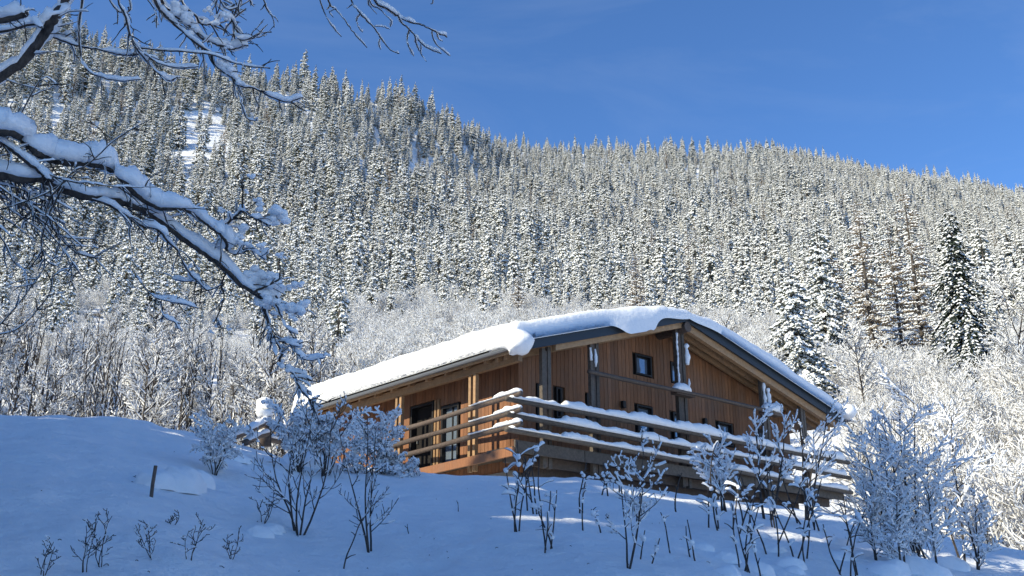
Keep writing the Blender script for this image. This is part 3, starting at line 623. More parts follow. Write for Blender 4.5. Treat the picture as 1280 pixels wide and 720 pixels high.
def gn_scatter(name, P, rotz, sc, idx, meshes, label, cat):
    col = bpy.data.collections.new(name + '_kinds')
    for k, me in enumerate(meshes):
        o = bpy.data.objects.new('kind_%02d' % k, me); col.objects.link(o)
    me = bpy.data.meshes.new(name); me.from_pydata(np.asarray(P).tolist(), [], [])
    for nm, ty, arr in (('rz', 'FLOAT', rotz), ('ix', 'INT', idx)):
        at_ = me.attributes.new(nm, ty, 'POINT'); at_.data.foreach_set('value', np.asarray(arr, np.int32 if ty == 'INT' else np.float32))
    wv = rng.uniform(.8, 1.3, len(sc)); at_ = me.attributes.new('sc', 'FLOAT_VECTOR', 'POINT'); at_.data.foreach_set('vector', np.stack([sc * wv, sc * wv, sc], 1).astype(np.float32).ravel())
    o = obj(name, me); tag(o, label, cat, kind='stuff')
    g = bpy.data.node_groups.new(name, 'GeometryNodeTree'); g.interface.new_socket('Geometry', in_out='INPUT', socket_type='NodeSocketGeometry'); g.interface.new_socket('Geometry', in_out='OUTPUT', socket_type='NodeSocketGeometry')
    N_ = g.nodes.new; gi, go = N_('NodeGroupInput'), N_('NodeGroupOutput'); ci = N_('GeometryNodeCollectionInfo'); ci.inputs['Collection'].default_value = col; ci.inputs['Separate Children'].default_value = True
    mp_ = N_('GeometryNodeMeshToPoints'); io = N_('GeometryNodeInstanceOnPoints'); io.inputs['Pick Instance'].default_value = True
    def attr(nm, ty):
        a_ = N_('GeometryNodeInputNamedAttribute'); a_.data_type = ty; a_.inputs['Name'].default_value = nm; return a_.outputs['Attribute']
    cx = N_('ShaderNodeCombineXYZ'); g.links.new(attr('rz', 'FLOAT'), cx.inputs[2])
    g.links.new(gi.outputs[0], mp_.inputs[0]); g.links.new(mp_.outputs[0], io.inputs['Points']); g.links.new(ci.outputs[0], io.inputs['Instance'])
    g.links.new(attr('ix', 'INT'), io.inputs['Instance Index']); g.links.new(cx.outputs[0], io.inputs['Rotation']); g.links.new(attr('sc', 'FLOAT_VECTOR'), io.inputs['Scale']); g.links.new(io.outputs[0], go.inputs[0])
    md = o.modifiers.new('scatter', 'NODES'); md.node_group = g
    return o
gn_scatter('spruce_forest', np.stack([x[rest], y[rest], z[rest] - .3], 1), rot[rest], hs[rest], var[rest], SPR, 'dense snow covered spruce forest over the upper mountainside', 'forest')
print('forest', len(x))

# ---- frosted thicket below the forest
n = 9000; az = rng.uniform(-.60, .58, n); r = np.sqrt(rng.random(n) * (235 ** 2 - 39 ** 2) + 39 ** 2)
x, y = r * np.sin(az), r * np.cos(az)
ha = (x - HC[0]) * HA[0] + (y - HC[1]) * HA[1]; hbb = (x - HC[0]) * HB[0] + (y - HC[1]) * HB[1]
ok = ~((ha > -3.5) & (ha < 17.5) & (hbb > -4) & (hbb < 14)); dens = np.where(az < -.17, .38, 1) * np.where(r < 120, 1, .8); ok &= rng.random(n) < dens
x, y, r, az = x[ok], y[ok], r[ok], az[ok]; cell = {}; K = []
for i in range(len(x)):
    s = 2.9 + r[i] * .006; key = (int(x[i] // s), int(y[i] // s)); good = True
    for dx in (-1, 0, 1):
        for dy in (-1, 0, 1):
            for j in cell.get((key[0] + dx, key[1] + dy), ()):
                if (x[j] - x[i]) ** 2 + (y[j] - y[i]) ** 2 < (s * .75) ** 2: good = False
    if good: cell.setdefault(key, []).append(i); K.append(i)
K = np.array(K); x, y, r, az = x[K], y[K], r[K], az[K]; z = height(x, y)
uu = 640 + 1270 * np.tan(az); kk = ~(((np.abs(uu - 1003) < 58) & (r < 96)) | ((np.abs(uu - 1205) < 34) & (r < 116) & (r > 84)) | ((az < -.15) & (r < 64)))
x, y, z, r, az = x[kk], y[kk], z[kk], r[kk], az[kk]
sc = rng.uniform(.6, 1.15, len(x)) * np.where(az < -.17, .6, 1); var = rng.integers(0, 6, len(x)); rot = rng.random(len(x)) * 6.283
inview = (np.abs(az) < .46); order = np.argsort(np.where(inview, r / sc, 1e9)); near = order[:270]; rest = order[270:]
for i in near:
    o = obj('frosted_shrub', SHR[var[i]], None, (x[i], y[i], z[i] - .15)); o.rotation_euler = (0, 0, rot[i]); o.scale = (sc[i],) * 3
    tag(o, 'frost covered bare shrub in the pale thicket behind the chalet', 'shrub', 'frosted shrubs of the thicket')
gn_scatter('shrub_thicket', np.stack([x[rest], y[rest], z[rest] - .15], 1), rot[rest], sc[rest] * 1.1, var[rest], SHR, 'pale frosted thicket climbing to the edge of the forest', 'thicket')
print('thicket', len(x))
for i in range(215):                                          # slender bare trees
    if i < 182: a_ = rng.uniform(-.50, -.15); rr_ = rng.uniform(40, 78)
    else: a_ = rng.uniform(.12, .46); rr_ = rng.uniform(60, 170)
    if i >= 182 and (abs(640 + 1270 * math.tan(a_) - 1003) < 70 or abs(640 + 1270 * math.tan(a_) - 1200) < 50): continue
    px, py = rr_ * math.sin(a_), rr_ * math.cos(a_); o = obj('bare_tree', (POLE[i % 4] if i % 5 < 4 and i < 182 else TALL[i % 5]), None, (px, py, gz(px, py) - .2)); s = rng.uniform(.55, 1.0); o.scale = (s, s, s); o.rotation_euler = (0, 0, rng.random() * 6.28)
    if i < 182: tag(o, 'slender bare sapling with frosted twigs behind the snow mound', 'tree', 'slender saplings behind the mound')
    else: tag(o, 'bare frosted tree among the thicket right of the chalet', 'tree', 'bare trees right of the chalet')

# ---- distinct conifers
def conifer(name, u, v, r, hpx, seed, label, cat, Rm=.17, layers=26, br=11, snow=.9, fingers=3, droop=.45, gap=.05, needles='needles', lump=1.0):
    p = at(u, v, r); p[2] = gz(p[0], p[1]); Ht = at(u, v - hpx, r)[2] - p[2]
    e = empty(name, p, label, cat); T_, D_, S_ = fine_conifer(seed, Ht, Ht * Rm, layers + 10, br + 6, snow, droop, gap, lump)
    obj('trunk', mesh_from('trunk', np.array(T_[0]), T_[1], ['grey_bark']), e); c = obj('crown', mesh_from('crown', np.array(D_[0]), D_[1], [needles]), e)
    if len(S_[0]): obj('snow_load', mesh_from('snow_load', np.array(S_[0]), S_[1], ['snow']), c)
    e.rotation_euler = (0, 0, seed); return e
conifer('spruce_tree', 1000, 488, 88, 158, 11, 'broad snow plastered spruce rising just beyond the right roof slope', 'spruce', .33, 20, 12, .97, 3, .5, .05, lump=1.5)
conifer('spruce_tree', 1207, 412, 112, 160, 12, 'tall dark spruce with drooping branches standing right of the chalet', 'spruce', .27, 20, 12, .5, 3, .85, .03, needles='dark_needles')
conifer('spruce_tree', 1036, 440, 115, 178, 13, 'tall narrow spruce behind the broad snowy spruce', 'spruce', .21, 20, 9, .9, 2, .5, .12, lump=1.3)
conifer('spruce_tree', 506, 392, 215, 72, 14, 'bushy spruce at the forest edge above the left roof slope', 'spruce', .27, 16, 9, .95, 3, .5, .02)
conifer('spruce_tree', 404, 388, 215, 76, 15, 'dark flanked spruce at the forest edge beside the hanging branch', 'spruce', .22, 16, 9, .85, 3, .5, .02)
conifer('spruce_tree', 182, 425, 130, 105, 18, 'snowy spruce above the slender saplings left of the chalet', 'spruce', .24, 18, 10, .9, 3, .5, .04)
for k, (u, v, r, h, lb) in enumerate([(1090, 420, 130, 175, 'sparse tan larch behind the snowy spruces, nearest the roof'), (1126, 420, 125, 150, 'sparse tan larch left of the dark spruce, shorter one'), (1152, 415, 135, 190, 'sparse tan larch close left of the dark spruce, taller one'),
                                  (797, 400, 190, 88, 'thin brown larch above the roof ridge'), (648, 398, 190, 60, 'thin larch with a bare trunk above the left roof slope'), (1050, 420, 150, 120, 'snow flecked larch beside the tall narrow spruce')]):
    conifer('larch_tree', u, v, r, h, 30 + k, lb, 'larch', .21, 16, 5, .85, 2, .12, .3, 'larch_twigs', 1.3)
def lone_tree(u, v, r, hpx, seed, label, mats=('grey_bark', 'frost_snow'), stems=1, lean=.05, kids=12, depth=3, spread=.6, rad=.16, sr=.05, name='bare_tree', cat='tree', minr=.02, drp=0):
    p = at(u, v, r); p[2] = gz(p[0], p[1]) - .1; Ht = at(u, v - hpx, r)[2] - p[2]; sg, rr = shrub_segs(seed, Ht, stems, lean, kids, depth, .07, spread, drp, rad, .2)
    e = obj(name, plant_mesh(name, sg, list(mats), sr, 1.0, minr, .9, 4, rr), None, p); return tag(e, label, cat)
lone_tree(1262, 440, 100, 160, 51, 'large bare frosted tree at the right edge beyond the dark spruce', ('bark', 'frost_snow'), sr=.018, rad=.13, kids=9, lean=.12)

# ------------------------------------------------------------------ shading trees on the left, outside the frame, that throw the foreground into shade
SHM = [joined('spruce_tree', spruce(500 + i, 22, 4.2, 28, 11, .7, 3, .4, .22)) for i in range(3)]
k = 0
for (px, py, s) in [(-24, -19, 1.35), (-22, -14, 1.4), (-27, -11, 1.45), (-22.5, -8.5, 1.4), (-27, -5, 1.45), (-22, -3, 1.4), (-28, 0, 1.5), (-23.5, 1.5, 1.45), (-29, 5, 1.25), (-24, 7, 1.28), (-29, 9, 1.12), (-24.5, 11.5, .78), (-30, -8, 1.5), (-48, 28, 1.3), (-53, 34, 1.35), (-44, 23, 1.1), (-58, 27, 1.4), (-57, 41, 1.3), (-64, 36, 1.4), (-21, 4.0, 1.28), (-28, 15, .66), (-31, -14, 1.5), (-33, -4, 1.5), (-21, -24, 1.3), (-33, 3, 1.3), (-19, -7, 1.1), (-20, 10, .6), (-26, 18, .6)]:
    o = obj('spruce_tree', SHM[k % 3], None, (px, py, gz(px, py) - .3)); o.scale = (s * 1.05, s * 1.05, s); o.rotation_euler = (0, 0, k * 1.7); k += 1
    tag(o, 'tall spruce in the stand left of the snowy slope', 'spruce', 'tall spruces left of the slope')

# ------------------------------------------------------------------ the near tree: limbs reaching in from the left, drawn as 3D curves
PXM = lambda d: d / F_PX
def P3(u, v, d): q = ray(u, v); return q / F_PX * d
tree = empty('snow_laden_tree', P3(-330, 700, 6.8), 'dark leafless tree reaching snow heavy branches in from the upper left', 'tree')
TO = np.array(tree.location)
mb = MB(); tp = catmull([P3(-330, 900, 6.8), P3(-310, 600, 6.8), P3(-330, 300, 6.8), P3(-290, 0, 6.7), P3(-300, -300, 6.6), P3(-260, -700, 6.6)], 8)
tp[0][2] = gz(tp[0][0], tp[0][1]) - .3
tube(mb, tp, np.linspace(.17, .08, len(tp)), 12, 0, .15); trunk = mb.build('trunk', 'bark', tree, True, TO)
mb = MB(); snow_on(mb, tp, np.linspace(.17, .08, len(tp)), .06, .08, 10); 
def limb(pts, rpx, snow=0, d=6.8, dd=0.0, parent=None, twigs=0, tl=30, sw=None, name='branch', lump=.4, tsn=3):
    n = len(pts); P = catmull([P3(u, v, d + dd * i / (n - 1) + .05 * math.sin(i * 2.1 + u)) for i, (u, v) in enumerate(pts)], 5)
    r0, r1 = rpx if isinstance(rpx, tuple) else (rpx, rpx * .6); R = np.linspace(r0, r1, len(P)) * PXM(d)
    P += rng.normal(0, .0012 + .06 * R.mean(), P.shape)
    mb = MB(); tube(mb, P, R, 6 if r0 < 3 else 9, 0, .22); 
    sn = MB()
    if snow: snow_on(sn, P, R, snow * PXM(d), (sw if sw else snow * .5) * PXM(d), 10, 0, lump, .9, 3.0, .24 if snow < 10 else 0.0, .2)
    for t in range(int(twigs * 1.7)):
        i = int(rng.uniform(.12, .98) * (len(P) - 1)); T = P[min(i + 1, len(P) - 1)] - P[max(i - 1, 0)]; T /= np.linalg.norm(T) + 1e-9
        q = rng.normal(0, 1, 3); q -= q @ T * T; q[1] *= .6; q /= np.linalg.norm(q); L = tl * PXM(d) * rng.uniform(.4, 1.2)
        dr = T * .7 + q * .8; pts_ = [P[i]]; 
        for k_ in range(5): dr = dr + rng.normal(0, .16, 3) + np.array([0, 0, -.06]); dr /= np.linalg.norm(dr); pts_.append(pts_[-1] + dr * L / 5)
        Q = catmull(pts_, 2); rr_ = np.linspace(1.0, .45, len(Q)) * PXM(d); tube(mb, Q, rr_, 4)
        if tsn and rng.random() < .55: snow_on(sn, Q, rr_, tsn * rng.uniform(.4, 1.2) * PXM(d), tsn * .5 * PXM(d), 7, 0, .6, gaps=.35, rag=.2)
        for s_ in range(rng.integers(0, 3)):
            j = rng.integers(2, len(Q) - 1); dr2 = rng.normal(0, 1, 3) + (Q[j] - Q[j - 1]) / np.linalg.norm(Q[j] - Q[j - 1]) * 1.5; dr2 /= np.linalg.norm(dr2)
            L2 = L * .35; Q2 = catmull([Q[j], Q[j] + dr2 * L2 * .5, Q[j] + dr2 * L2 + [0, 0, -L2 * .12]], 2); tube(mb, Q2, np.linspace(.7, .35, len(Q2)) * PXM(d), 4)
    o = mb.build(name, 'bark', parent or tree, True, TO)
    if sn.n: sn.build('snow_load', 'snow', o, True, TO)
    return o
def clumps(o, lst, d):
    mb = MB()
    for (u, v, r) in lst:
        c0 = P3(u, v, d)
        for k_ in range(9 if r > 9 else 5):
            q = c0 + rng.normal(0, r * .42 * PXM(d), 3) * np.array([1, 1, .7]); blob(mb, q, r * PXM(d) * rng.uniform(.30, .58), seg=11, ring=8, jit=.16, zs=.7)
    mb.build('snow_clump', 'snow', o, True, TO)
J = [(-300, 150), (-150, 190)]
# trunk-side origins lie outside the frame
limb([(-305, 330), (-180, 250), (-80, 150), (0, 96), (30, 72), (55, 42), (68, 22), (80, 5), (95, -25), (120, -80)], (9, 4.5), 21, 6.2, .3, twigs=10, tl=60, sw=10, lump=.45)
limb([(-300, 120), (-120, 50), (-40, 34), (15, 22), (32, 17)], (7, 4), 15, 6.0, 0, twigs=3, tl=30, sw=8)
limb([(-140, 60), (-60, 45), (0, 40), (40, 30), (52, 34)], (3, 1.5), 10, 6.3, 0, sw=6)
limb([(60, 40), (75, 48), (88, 42)], 1.5, 6, 6.5, 0)
limb([(56, 40), (72, 48), (100, 58), (125, 62), (150, 68), (170, 68), (182, 62)], (1.7, 1.1), 9, 6.5, .2, twigs=7, tl=30, sw=4)
limb([(106, -40), (103, 0), (99, 30), (101, 70), (110, 88), (125, 96), (150, 101), (177, 99)], (1.4, .8), 6, 6.5, 0, twigs=5, tl=28)
limb([(140, -40), (148, 0), (157, 22), (163, 45), (172, 62), (185, 78), (200, 93), (212, 101), (222, 96)], (1.6, .8), 6, 6.4, .2, twigs=8, tl=35)
limb([(130, -15), (140, 5), (150, 15), (163, 12), (160, -10)], 1.0, 4, 6.6, 0, twigs=4, tl=25)
big = limb([(175, -60), (194, 0), (205, 17), (222, 33), (241, 50), (258, 62), (264, 68), (268, 80), (283, 92), (294, 100), (299, 107), (319, 111), (336, 119), (358, 127), (380, 121)], (2.4, 1.0), 9, 6.6, .3, twigs=16, tl=34, sw=6, lump=.6)
clumps(big, [(278, 78, 12), (284, 84, 12), (291, 92, 10), (298, 101, 8)], 6.75)
c2 = limb([(185, -50), (202, 0), (216, 17), (236, 31), (252, 47), (272, 56), (291, 61), (310, 56)], (2.2, 1.0), 9, 6.7, .2, twigs=12, tl=34, sw=5)
clumps(c2, [(225, 10, 12), (235, 22, 10), (245, 38, 8), (285, 60, 7)], 6.7)
c3 = limb([(215, -50), (227, 0), (244, 19), (252, 30), (266, 30), (286, 25), (308, 11)], (1.8, .9), 7, 6.8, .1, twigs=11, tl=34, sw=4)
clumps(c3, [(270, 26, 9), (282, 22, 8), (262, 12, 6)], 6.82)
limb([(255, -50), (269, 0), (283, 17), (291, 28), (295, 42), (302, 50), (324, 46), (333, 43)], (1.5, .8), 6, 6.9, 0, twigs=9, tl=28, sw=3.5)
limb([(172, 60), (222, 64), (263, 68), (291, 78), (313, 83), (338, 85)], (1.2, .9), 3, 6.6, .1, twigs=4, tl=26)
limb([(297, 107), (300, 118), (302, 130), (308, 147), (319, 151), (322, 148)], (1.0, .7), 3, 6.8, 0)
limb([(181, 67), (197, 78), (222, 85), (249, 83)], (1.1, .7), 5, 6.55, 0, twigs=3, tl=20)
limb([(262, -30), (280, 8), (297, 9), (316, -3)], (1.2, .8), 4, 6.9, 0, twigs=5, tl=25)
limb([(322, -40), (330, 0), (336, 15), (344, 22)], (1.1, .6), 2, 6.9, 0, twigs=5, tl=22)
limb([(185, 0), (193, 12), (196, 22), (190, 28)], (.9, .6), 2, 6.6, 0, twigs=2, tl=15)
# the limb above the frame that carries the hanging twigs
limb([(-270, -300), (0, -180), (160, -90), (330, -70), (480, -60), (600, -80)], (10, 3), 16, 6.6, .3, twigs=0, sw=9)
for pts, rp, sn_ in ([[(385, -60), (400, 0), (405, 14), (412, 28), (427, 46)], .9, 2.5], [[(395, -60), (410, 0), (419, 11), (431, 25), (442, 41), (459, 59)], 1.1, 3.5], [[(419, 11), (412, 15), (417, 22)], .6, 1.5],
                     [[(420, -60), (439, 0), (446, 11), (457, 24), (467, 34), (477, 49), (488, 62), (499, 67)], 1.2, 4], [[(467, 33), (477, 33), (487, 36)], .7, 2], [[(440, -60), (469, 0), (483, 10), (498, 20), (511, 27), (524, 30), (539, 37), (559, 46)], 1.7, 6],
                     [[(498, 20), (502, 28), (512, 37), (524, 51), (535, 60), (552, 67)], 1.2, 5], [[(511, 37), (509, 49), (510, 56), (517, 70)], .8, 3], [[(519, 47), (521, 56), (526, 67), (533, 77)], .8, 3], [[(526, 55), (526, 66), (529, 71)], .6, 2],
                     [[(540, 38), (543, 52), (553, 62), (563, 70)], .8, 3], [[(546, 41), (548, 48), (553, 52)], .7, 2], [[(450, -60), (460, 0), (463, 8), (471, 18)], .8, 2], [[(452, -60), (462, 0), (474, 11), (488, 25), (488, 33)], .9, 3],
                     [[(450, 17), (446, 25), (448, 34), (453, 40)], .7, 3], [[(475, 48), (474, 56), (476, 62)], .6, 2.5], [[(538, -40), (541, 0), (539, 5)], .8, 1]):
    limb(pts, (rp, rp * .6), sn_, 6.9, .1, twigs=1 if rp > 1 else 0, tl=12, sw=sn_ * .5, name='branch')
# main hanging limb
m1 = limb([(-305, 420), (-160, 290), (-60, 225), (0, 218), (28, 223), (53, 222), (75, 234), (103, 243), (125, 246), (144, 249), (167, 257), (192, 270), (222, 292), (251, 313), (275, 330), (302, 355), (318, 366), (328, 372)], (9, 3.6), 18, 5.9, 1.1, twigs=26, tl=70, sw=9, lump=.5, tsn=4)
m2 = limb([(-100, 190), (-40, 165), (0, 163), (17, 166), (30, 174), (44, 188), (64, 199), (83, 202), (105, 204), (122, 206), (144, 214), (158, 230), (178, 249), (201, 260), (222, 260), (234, 263), (251, 274), (272, 290), (282, 301), (284, 313)], (7, 2.2), 27, 5.9, .9, twigs=16, tl=45, sw=13, lump=.5)
m3 = limb([(-30, 160), (11, 184), (30, 199), (53, 217), (66, 226)], (3.5, 2.5), 15, 6.0, .1, twigs=6, tl=60, sw=8)
limb([(103, 246), (133, 254), (156, 268), (178, 282), (197, 286), (207, 299), (222, 313), (230, 330), (242, 347), (258, 362)], (2.4, 1.0), 8, 6.3, .4, twigs=14, tl=45, sw=5, tsn=4)
m4 = limb([(272, 290), (282, 280), (292, 272), (303, 263), (317, 272), (326, 276), (338, 282)], (2.2, 1.2), 7, 6.8, 0, twigs=12, tl=34, sw=4, tsn=5)
clumps(m4, [(345, 268, 13), (352, 272, 12), (338, 274, 10), (326, 254, 9), (290, 300, 12), (296, 292, 12), (277, 262, 6)], 6.8)
m5 = limb([(303, 263), (303, 245), (303, 226), (309, 222)], (1.2, .8), 0, 6.8, 0, twigs=2, tl=16); clumps(m5, [(313, 219, 6), (308, 240, 4)], 6.8)
m6 = limb([(284, 313), (296, 318), (312, 312), (325, 320), (332, 325)], (1.4, .8), 6, 6.8, 0, twigs=6, tl=30, tsn=5); clumps(m6, [(278, 305, 9), (305, 304, 8), (326, 306, 7)], 6.8)
m7 = limb([(320, 366), (327, 368), (330, 385), (335, 400), (338, 415), (344, 424), (352, 440), (350, 450), (360, 462), (370, 470), (373, 482), (385, 497), (400, 508)], (2.6, .9), 6, 6.9, .1, twigs=26, tl=30, sw=5, tsn=6)
clumps(m7, [(318, 345, 15), (328, 352, 16), (338, 362, 17), (345, 352, 12), (332, 375, 14), (345, 378, 10), (322, 378, 8), (340, 392, 7), (337, 412, 6), (345, 425, 6), (352, 440, 7), (352, 455, 7), (362, 464, 7), (371, 474, 7), (376, 488, 5)], 6.95)
m8 = limb([(345, 370), (352, 382), (360, 388), (372, 390), (382, 384)], (1.4, .8), 6, 6.9, 0, twigs=6, tl=22, tsn=5); clumps(m8, [(362, 384, 10), (372, 386, 12), (380, 380, 9), (366, 396, 8), (366, 358, 8), (374, 355, 6)], 6.9)
limb([(345, 380), (352, 396), (360, 412), (372, 418)], (1.2, .7), 6, 6.9, 0, twigs=3, tl=16, sw=4)
limb([(342, 420), (352, 424), (365, 431), (375, 433)], (1.3, .8), 8, 6.9, 0, twigs=4, tl=18, sw=5)
m9 = limb([(352, 440), (364, 432), (372, 442), (385, 450), (407, 447)], (1.3, .8), 7, 6.9, 0, twigs=5, tl=22, sw=4); clumps(m9, [(370, 430, 8), (378, 446, 5), (406, 444, 5)], 6.9)
m10 = limb([(315, 367), (327, 360), (345, 352), (350, 343), (349, 325)], (1.6, .8), 0, 6.85, 0, twigs=2, tl=14); clumps(m10, [(351, 318, 6)], 6.85)
m11 = limb([(282, 340), (277, 356), (280, 370), (275, 388), (267, 405)], (1.3, .8), 0, 6.8, 0, twigs=6, tl=24, tsn=5); clumps(m11, [(272, 403, 6), (285, 410, 4), (262, 414, 4)], 6.8)
limb([(277, 356), (262, 362), (256, 360), (248, 350), (232, 352), (215, 348)], (1.3, .7), 7, 6.75, 0, twigs=5, tl=22, sw=4)
limb([(170, 345), (180, 358), (195, 372), (212, 377), (230, 380), (248, 385)], (1.3, .8), 7, 6.6, 0, twigs=5, tl=22, sw=4)
limb([(201, 376), (203, 390), (208, 398), (227, 405)], (1.0, .7), 5, 6.6, 0, twigs=4, tl=15, sw=3)
limb([(60, 225), (66, 250), (62, 275), (78, 300), (100, 318), (130, 322)], (1.6, .7), 4, 6.1, .3, twigs=12, tl=50, tsn=3)
for k_ in range(16):                                         # tangle of fine hanging twigs at the left edge
    u0, v0 = rng.uniform(-60, 60), rng.uniform(190, 260); L_ = rng.uniform(70, 170); an = rng.uniform(.1, 1.35)
    pts = [(u0, v0)]
    for j in range(5): an += rng.normal(0, .16) - .05; pts.append((pts[-1][0] + math.cos(an) * L_ / 5, pts[-1][1] + math.sin(an) * L_ / 5))
    limb(pts, (1.3, .6), 2.5, rng.uniform(5.9, 6.5), .2, twigs=4, tl=45, tsn=2.5)
for pts in ([(-40, 190), (0, 185), (45, 108), (60, 95)], [(-30, 430), (10, 395), (60, 330), (75, 320)], [(-30, 420), (20, 412), (60, 370), (66, 340)], [(80, 232), (64, 262), (52, 300), (56, 330), (40, 360)], [(60, 250), (90, 215), (105, 207)], [(0, 262), (60, 240), (110, 205), (150, 170), (190, 148)]):
    limb(pts, (1.2, .6), 1.5, 6.1, .1, twigs=5, tl=40, tsn=2)

# ------------------------------------------------------------------ foreground shrubs, saplings and stalks
def finer(name, base, segs, mats, parent_label, cat, group=None, snow_r=.012, cover=.8, minr=.003, k=5):
    """segs -> bark tubes + rounded snow as a child"""
    e = MB(); S0 = np.array([[s[0], s[1]] for s in segs]); R0 = np.maximum([s[2] for s in segs], minr); R1 = np.maximum([s[3] for s in segs], minr * .85)
    V1, F1 = prisms(S0, R0, R1, k); o = obj(name, mesh_from(name, V1, F1, [mats[0]]), None, base)
    tag(o, parent_label, cat, group)
    if cover > 0:
        T = S0[:, 1] - S0[:, 0]; hor = np.hypot(T[:, 0], T[:, 1]) / (np.linalg.norm(T, axis=1) + 1e-9)
        sel = (rng.random(len(segs)) < cover) & (hor > .3); S1 = S0[sel].copy(); sr = snow_r * (.1 + 1.1 * hor[sel]) * rng.uniform(.6, 1.35, sel.sum())
        S1[:, :, 2] += (sr * .6 + R0[sel] * .6)[:, None]; ov = (S1[:, 1] - S1[:, 0]) * .12; S1[:, 0] -= ov; S1[:, 1] += ov
        V2, F2 = prisms(S1, sr + R0[sel] * .4, sr * .9 + R0[sel] * .4, 6)
        if len(V2): obj('snow_load', mesh_from('snow_load', V2, F2, [mats[1]], None, True), o)
    return o
def px_at(p): return np.linalg.norm(p) / F_PX
def bush(u, v, hpx, wpx, seed, label, cat='shrub', name='shrub', stems=5, kids=5, depth=2, cover=.4, snow=1.2, group=None, spread=.6, rpx=1.0, wob=.10, drp=0.0, r1=60, up=.10, ratio=.5, start=.3):
    p = ground_hit(u, v, 5, r1); s = px_at(p); rs_ = np.random.default_rng(seed); out = []
    for i in range(stems):
        an = rs_.random() * 6.283; l = wpx / hpx * .5 * rs_.random() ** .6 * 1.3; bb = np.array([math.cos(an), math.sin(an), 0]) * wpx * s * .06 * rs_.random()
        grow(rs_, bb + [0, 0, -.05], np.array([math.cos(an) * l, math.sin(an) * l * .8, 1.0]), hpx * s * rs_.uniform(.65, 1.0), rpx * s * 1.1, depth, out, spread, kids, wob, up, 7, ratio, drp, start)
    return finer(name, p, out, ['bark', 'snow'], label, cat, group, snow * s, cover, .42 * s)
def stalks(u, v, hpx, n, wpx, seed, label, group=None, clump=1.0, name='weed_stalks', lean=.15):
    """dry stalks standing in snow, with tufts of snow caught on them"""
    p = ground_hit(u, v, 5, 60); s = px_at(p); rs_ = np.random.default_rng(seed); mb = MB(); sn = MB()
    for i in range(n):
        b_ = np.array([rs_.uniform(-.5, .5) * wpx * s, rs_.uniform(-.5, .5) * wpx * s, 0]); b_[2] = gz(p[0] + b_[0], p[1] + b_[1]) - p[2] - .05
        h_ = hpx * s * rs_.uniform(.6, 1.0); d = np.array([rs_.normal(0, lean), rs_.normal(0, lean), 1.0]); pts = [b_]
        for k_ in range(6): d = d + rs_.normal(0, .085, 3); d /= np.linalg.norm(d); pts.append(pts[-1] + d * h_ / 6)
        P = catmull(pts, 2); tube(mb, P, np.linspace(1.1, .6, len(P)) * s, 5)
        for c in range(rs_.integers(2, 6)):
            t = rs_.uniform(.3, 1.0); j = int(t * (len(P) - 1)); an = rs_.random() * 6.28; dr = np.array([math.cos(an), math.sin(an), rs_.uniform(.2, 1.2)]); dr /= np.linalg.norm(dr); L = hpx * s * rs_.uniform(.06, .2)
            Q = catmull([P[j], P[j] + dr * L * .5, P[j] + dr * L + np.array([0, 0, -L * .15])], 3); tube(mb, Q, np.linspace(.8, .4, len(Q)) * s, 4)
            if clump and rs_.random() < .8:
                snow_on(sn, Q, .5 * s, 2.6 * clump * s * rs_.uniform(.6, 1.5), 2.2 * clump * s, 8, 0, .6)
                if rs_.random() < .5: blob(sn, P[j] + [0, 0, .5 * s], 2.4 * clump * s * rs_.uniform(.6, 1.3), seg=8, ring=6, jit=.2, zs=1.1)
    o = mb.build(name, 'bark', None, True); o.location = p; tag(o, label, 'stalks' if n > 1 else 'stalk', group)
    if sn.n: sn.build('snow_tuft', 'snow', o, True)
    return o
bush(374, 668, 165, 165, 61, 'dark twiggy bare shrub standing alone on the snow slope below the bent bush', stems=5, kids=6, depth=2, cover=.2, rpx=1.3, snow=.7, spread=.5, ratio=.42, start=.15)
bush(465, 690, 210, 90, 62, 'tall thin sapling with few twigs in front of the bent snowy bush', 'sapling', 'sapling', 3, 7, 2, .3, rpx=1.3, wob=.05, snow=.9, ratio=.3, start=.1)
stalks(428, 712, 110, 1, 6, 63, 'single straight dark stick left of the tall thin sapling', clump=0, name='dry_stalk', lean=.02)
for k_, (u, v, h, w_, lb) in enumerate([(52, 719, 50, 40, 'small dry twig cluster at the lower left corner'), (105, 716, 75, 60, 'dry branching weed beside the lower left corner cluster'), (128, 710, 72, 70, 'dry forked weed, the larger one at lower left'), (195, 702, 55, 70, 'low curved dry weed right of the forked one'),
                                     (238, 700, 62, 40, 'upright forked dry twig below the snow pile'), (288, 700, 48, 60, 'spreading low dry weed left of the bare shrub'), (330, 655, 45, 40, 'little weed beside the snow covered hump'), (212, 655, 25, 50, 'low stubs poking out beneath the snow pile')]):
    bush(u, v, h, w_, 70 + k_, lb, 'weed', 'dry_weed', 3, 4, 2, .12, .7, rpx=.65, wob=.16, ratio=.38)
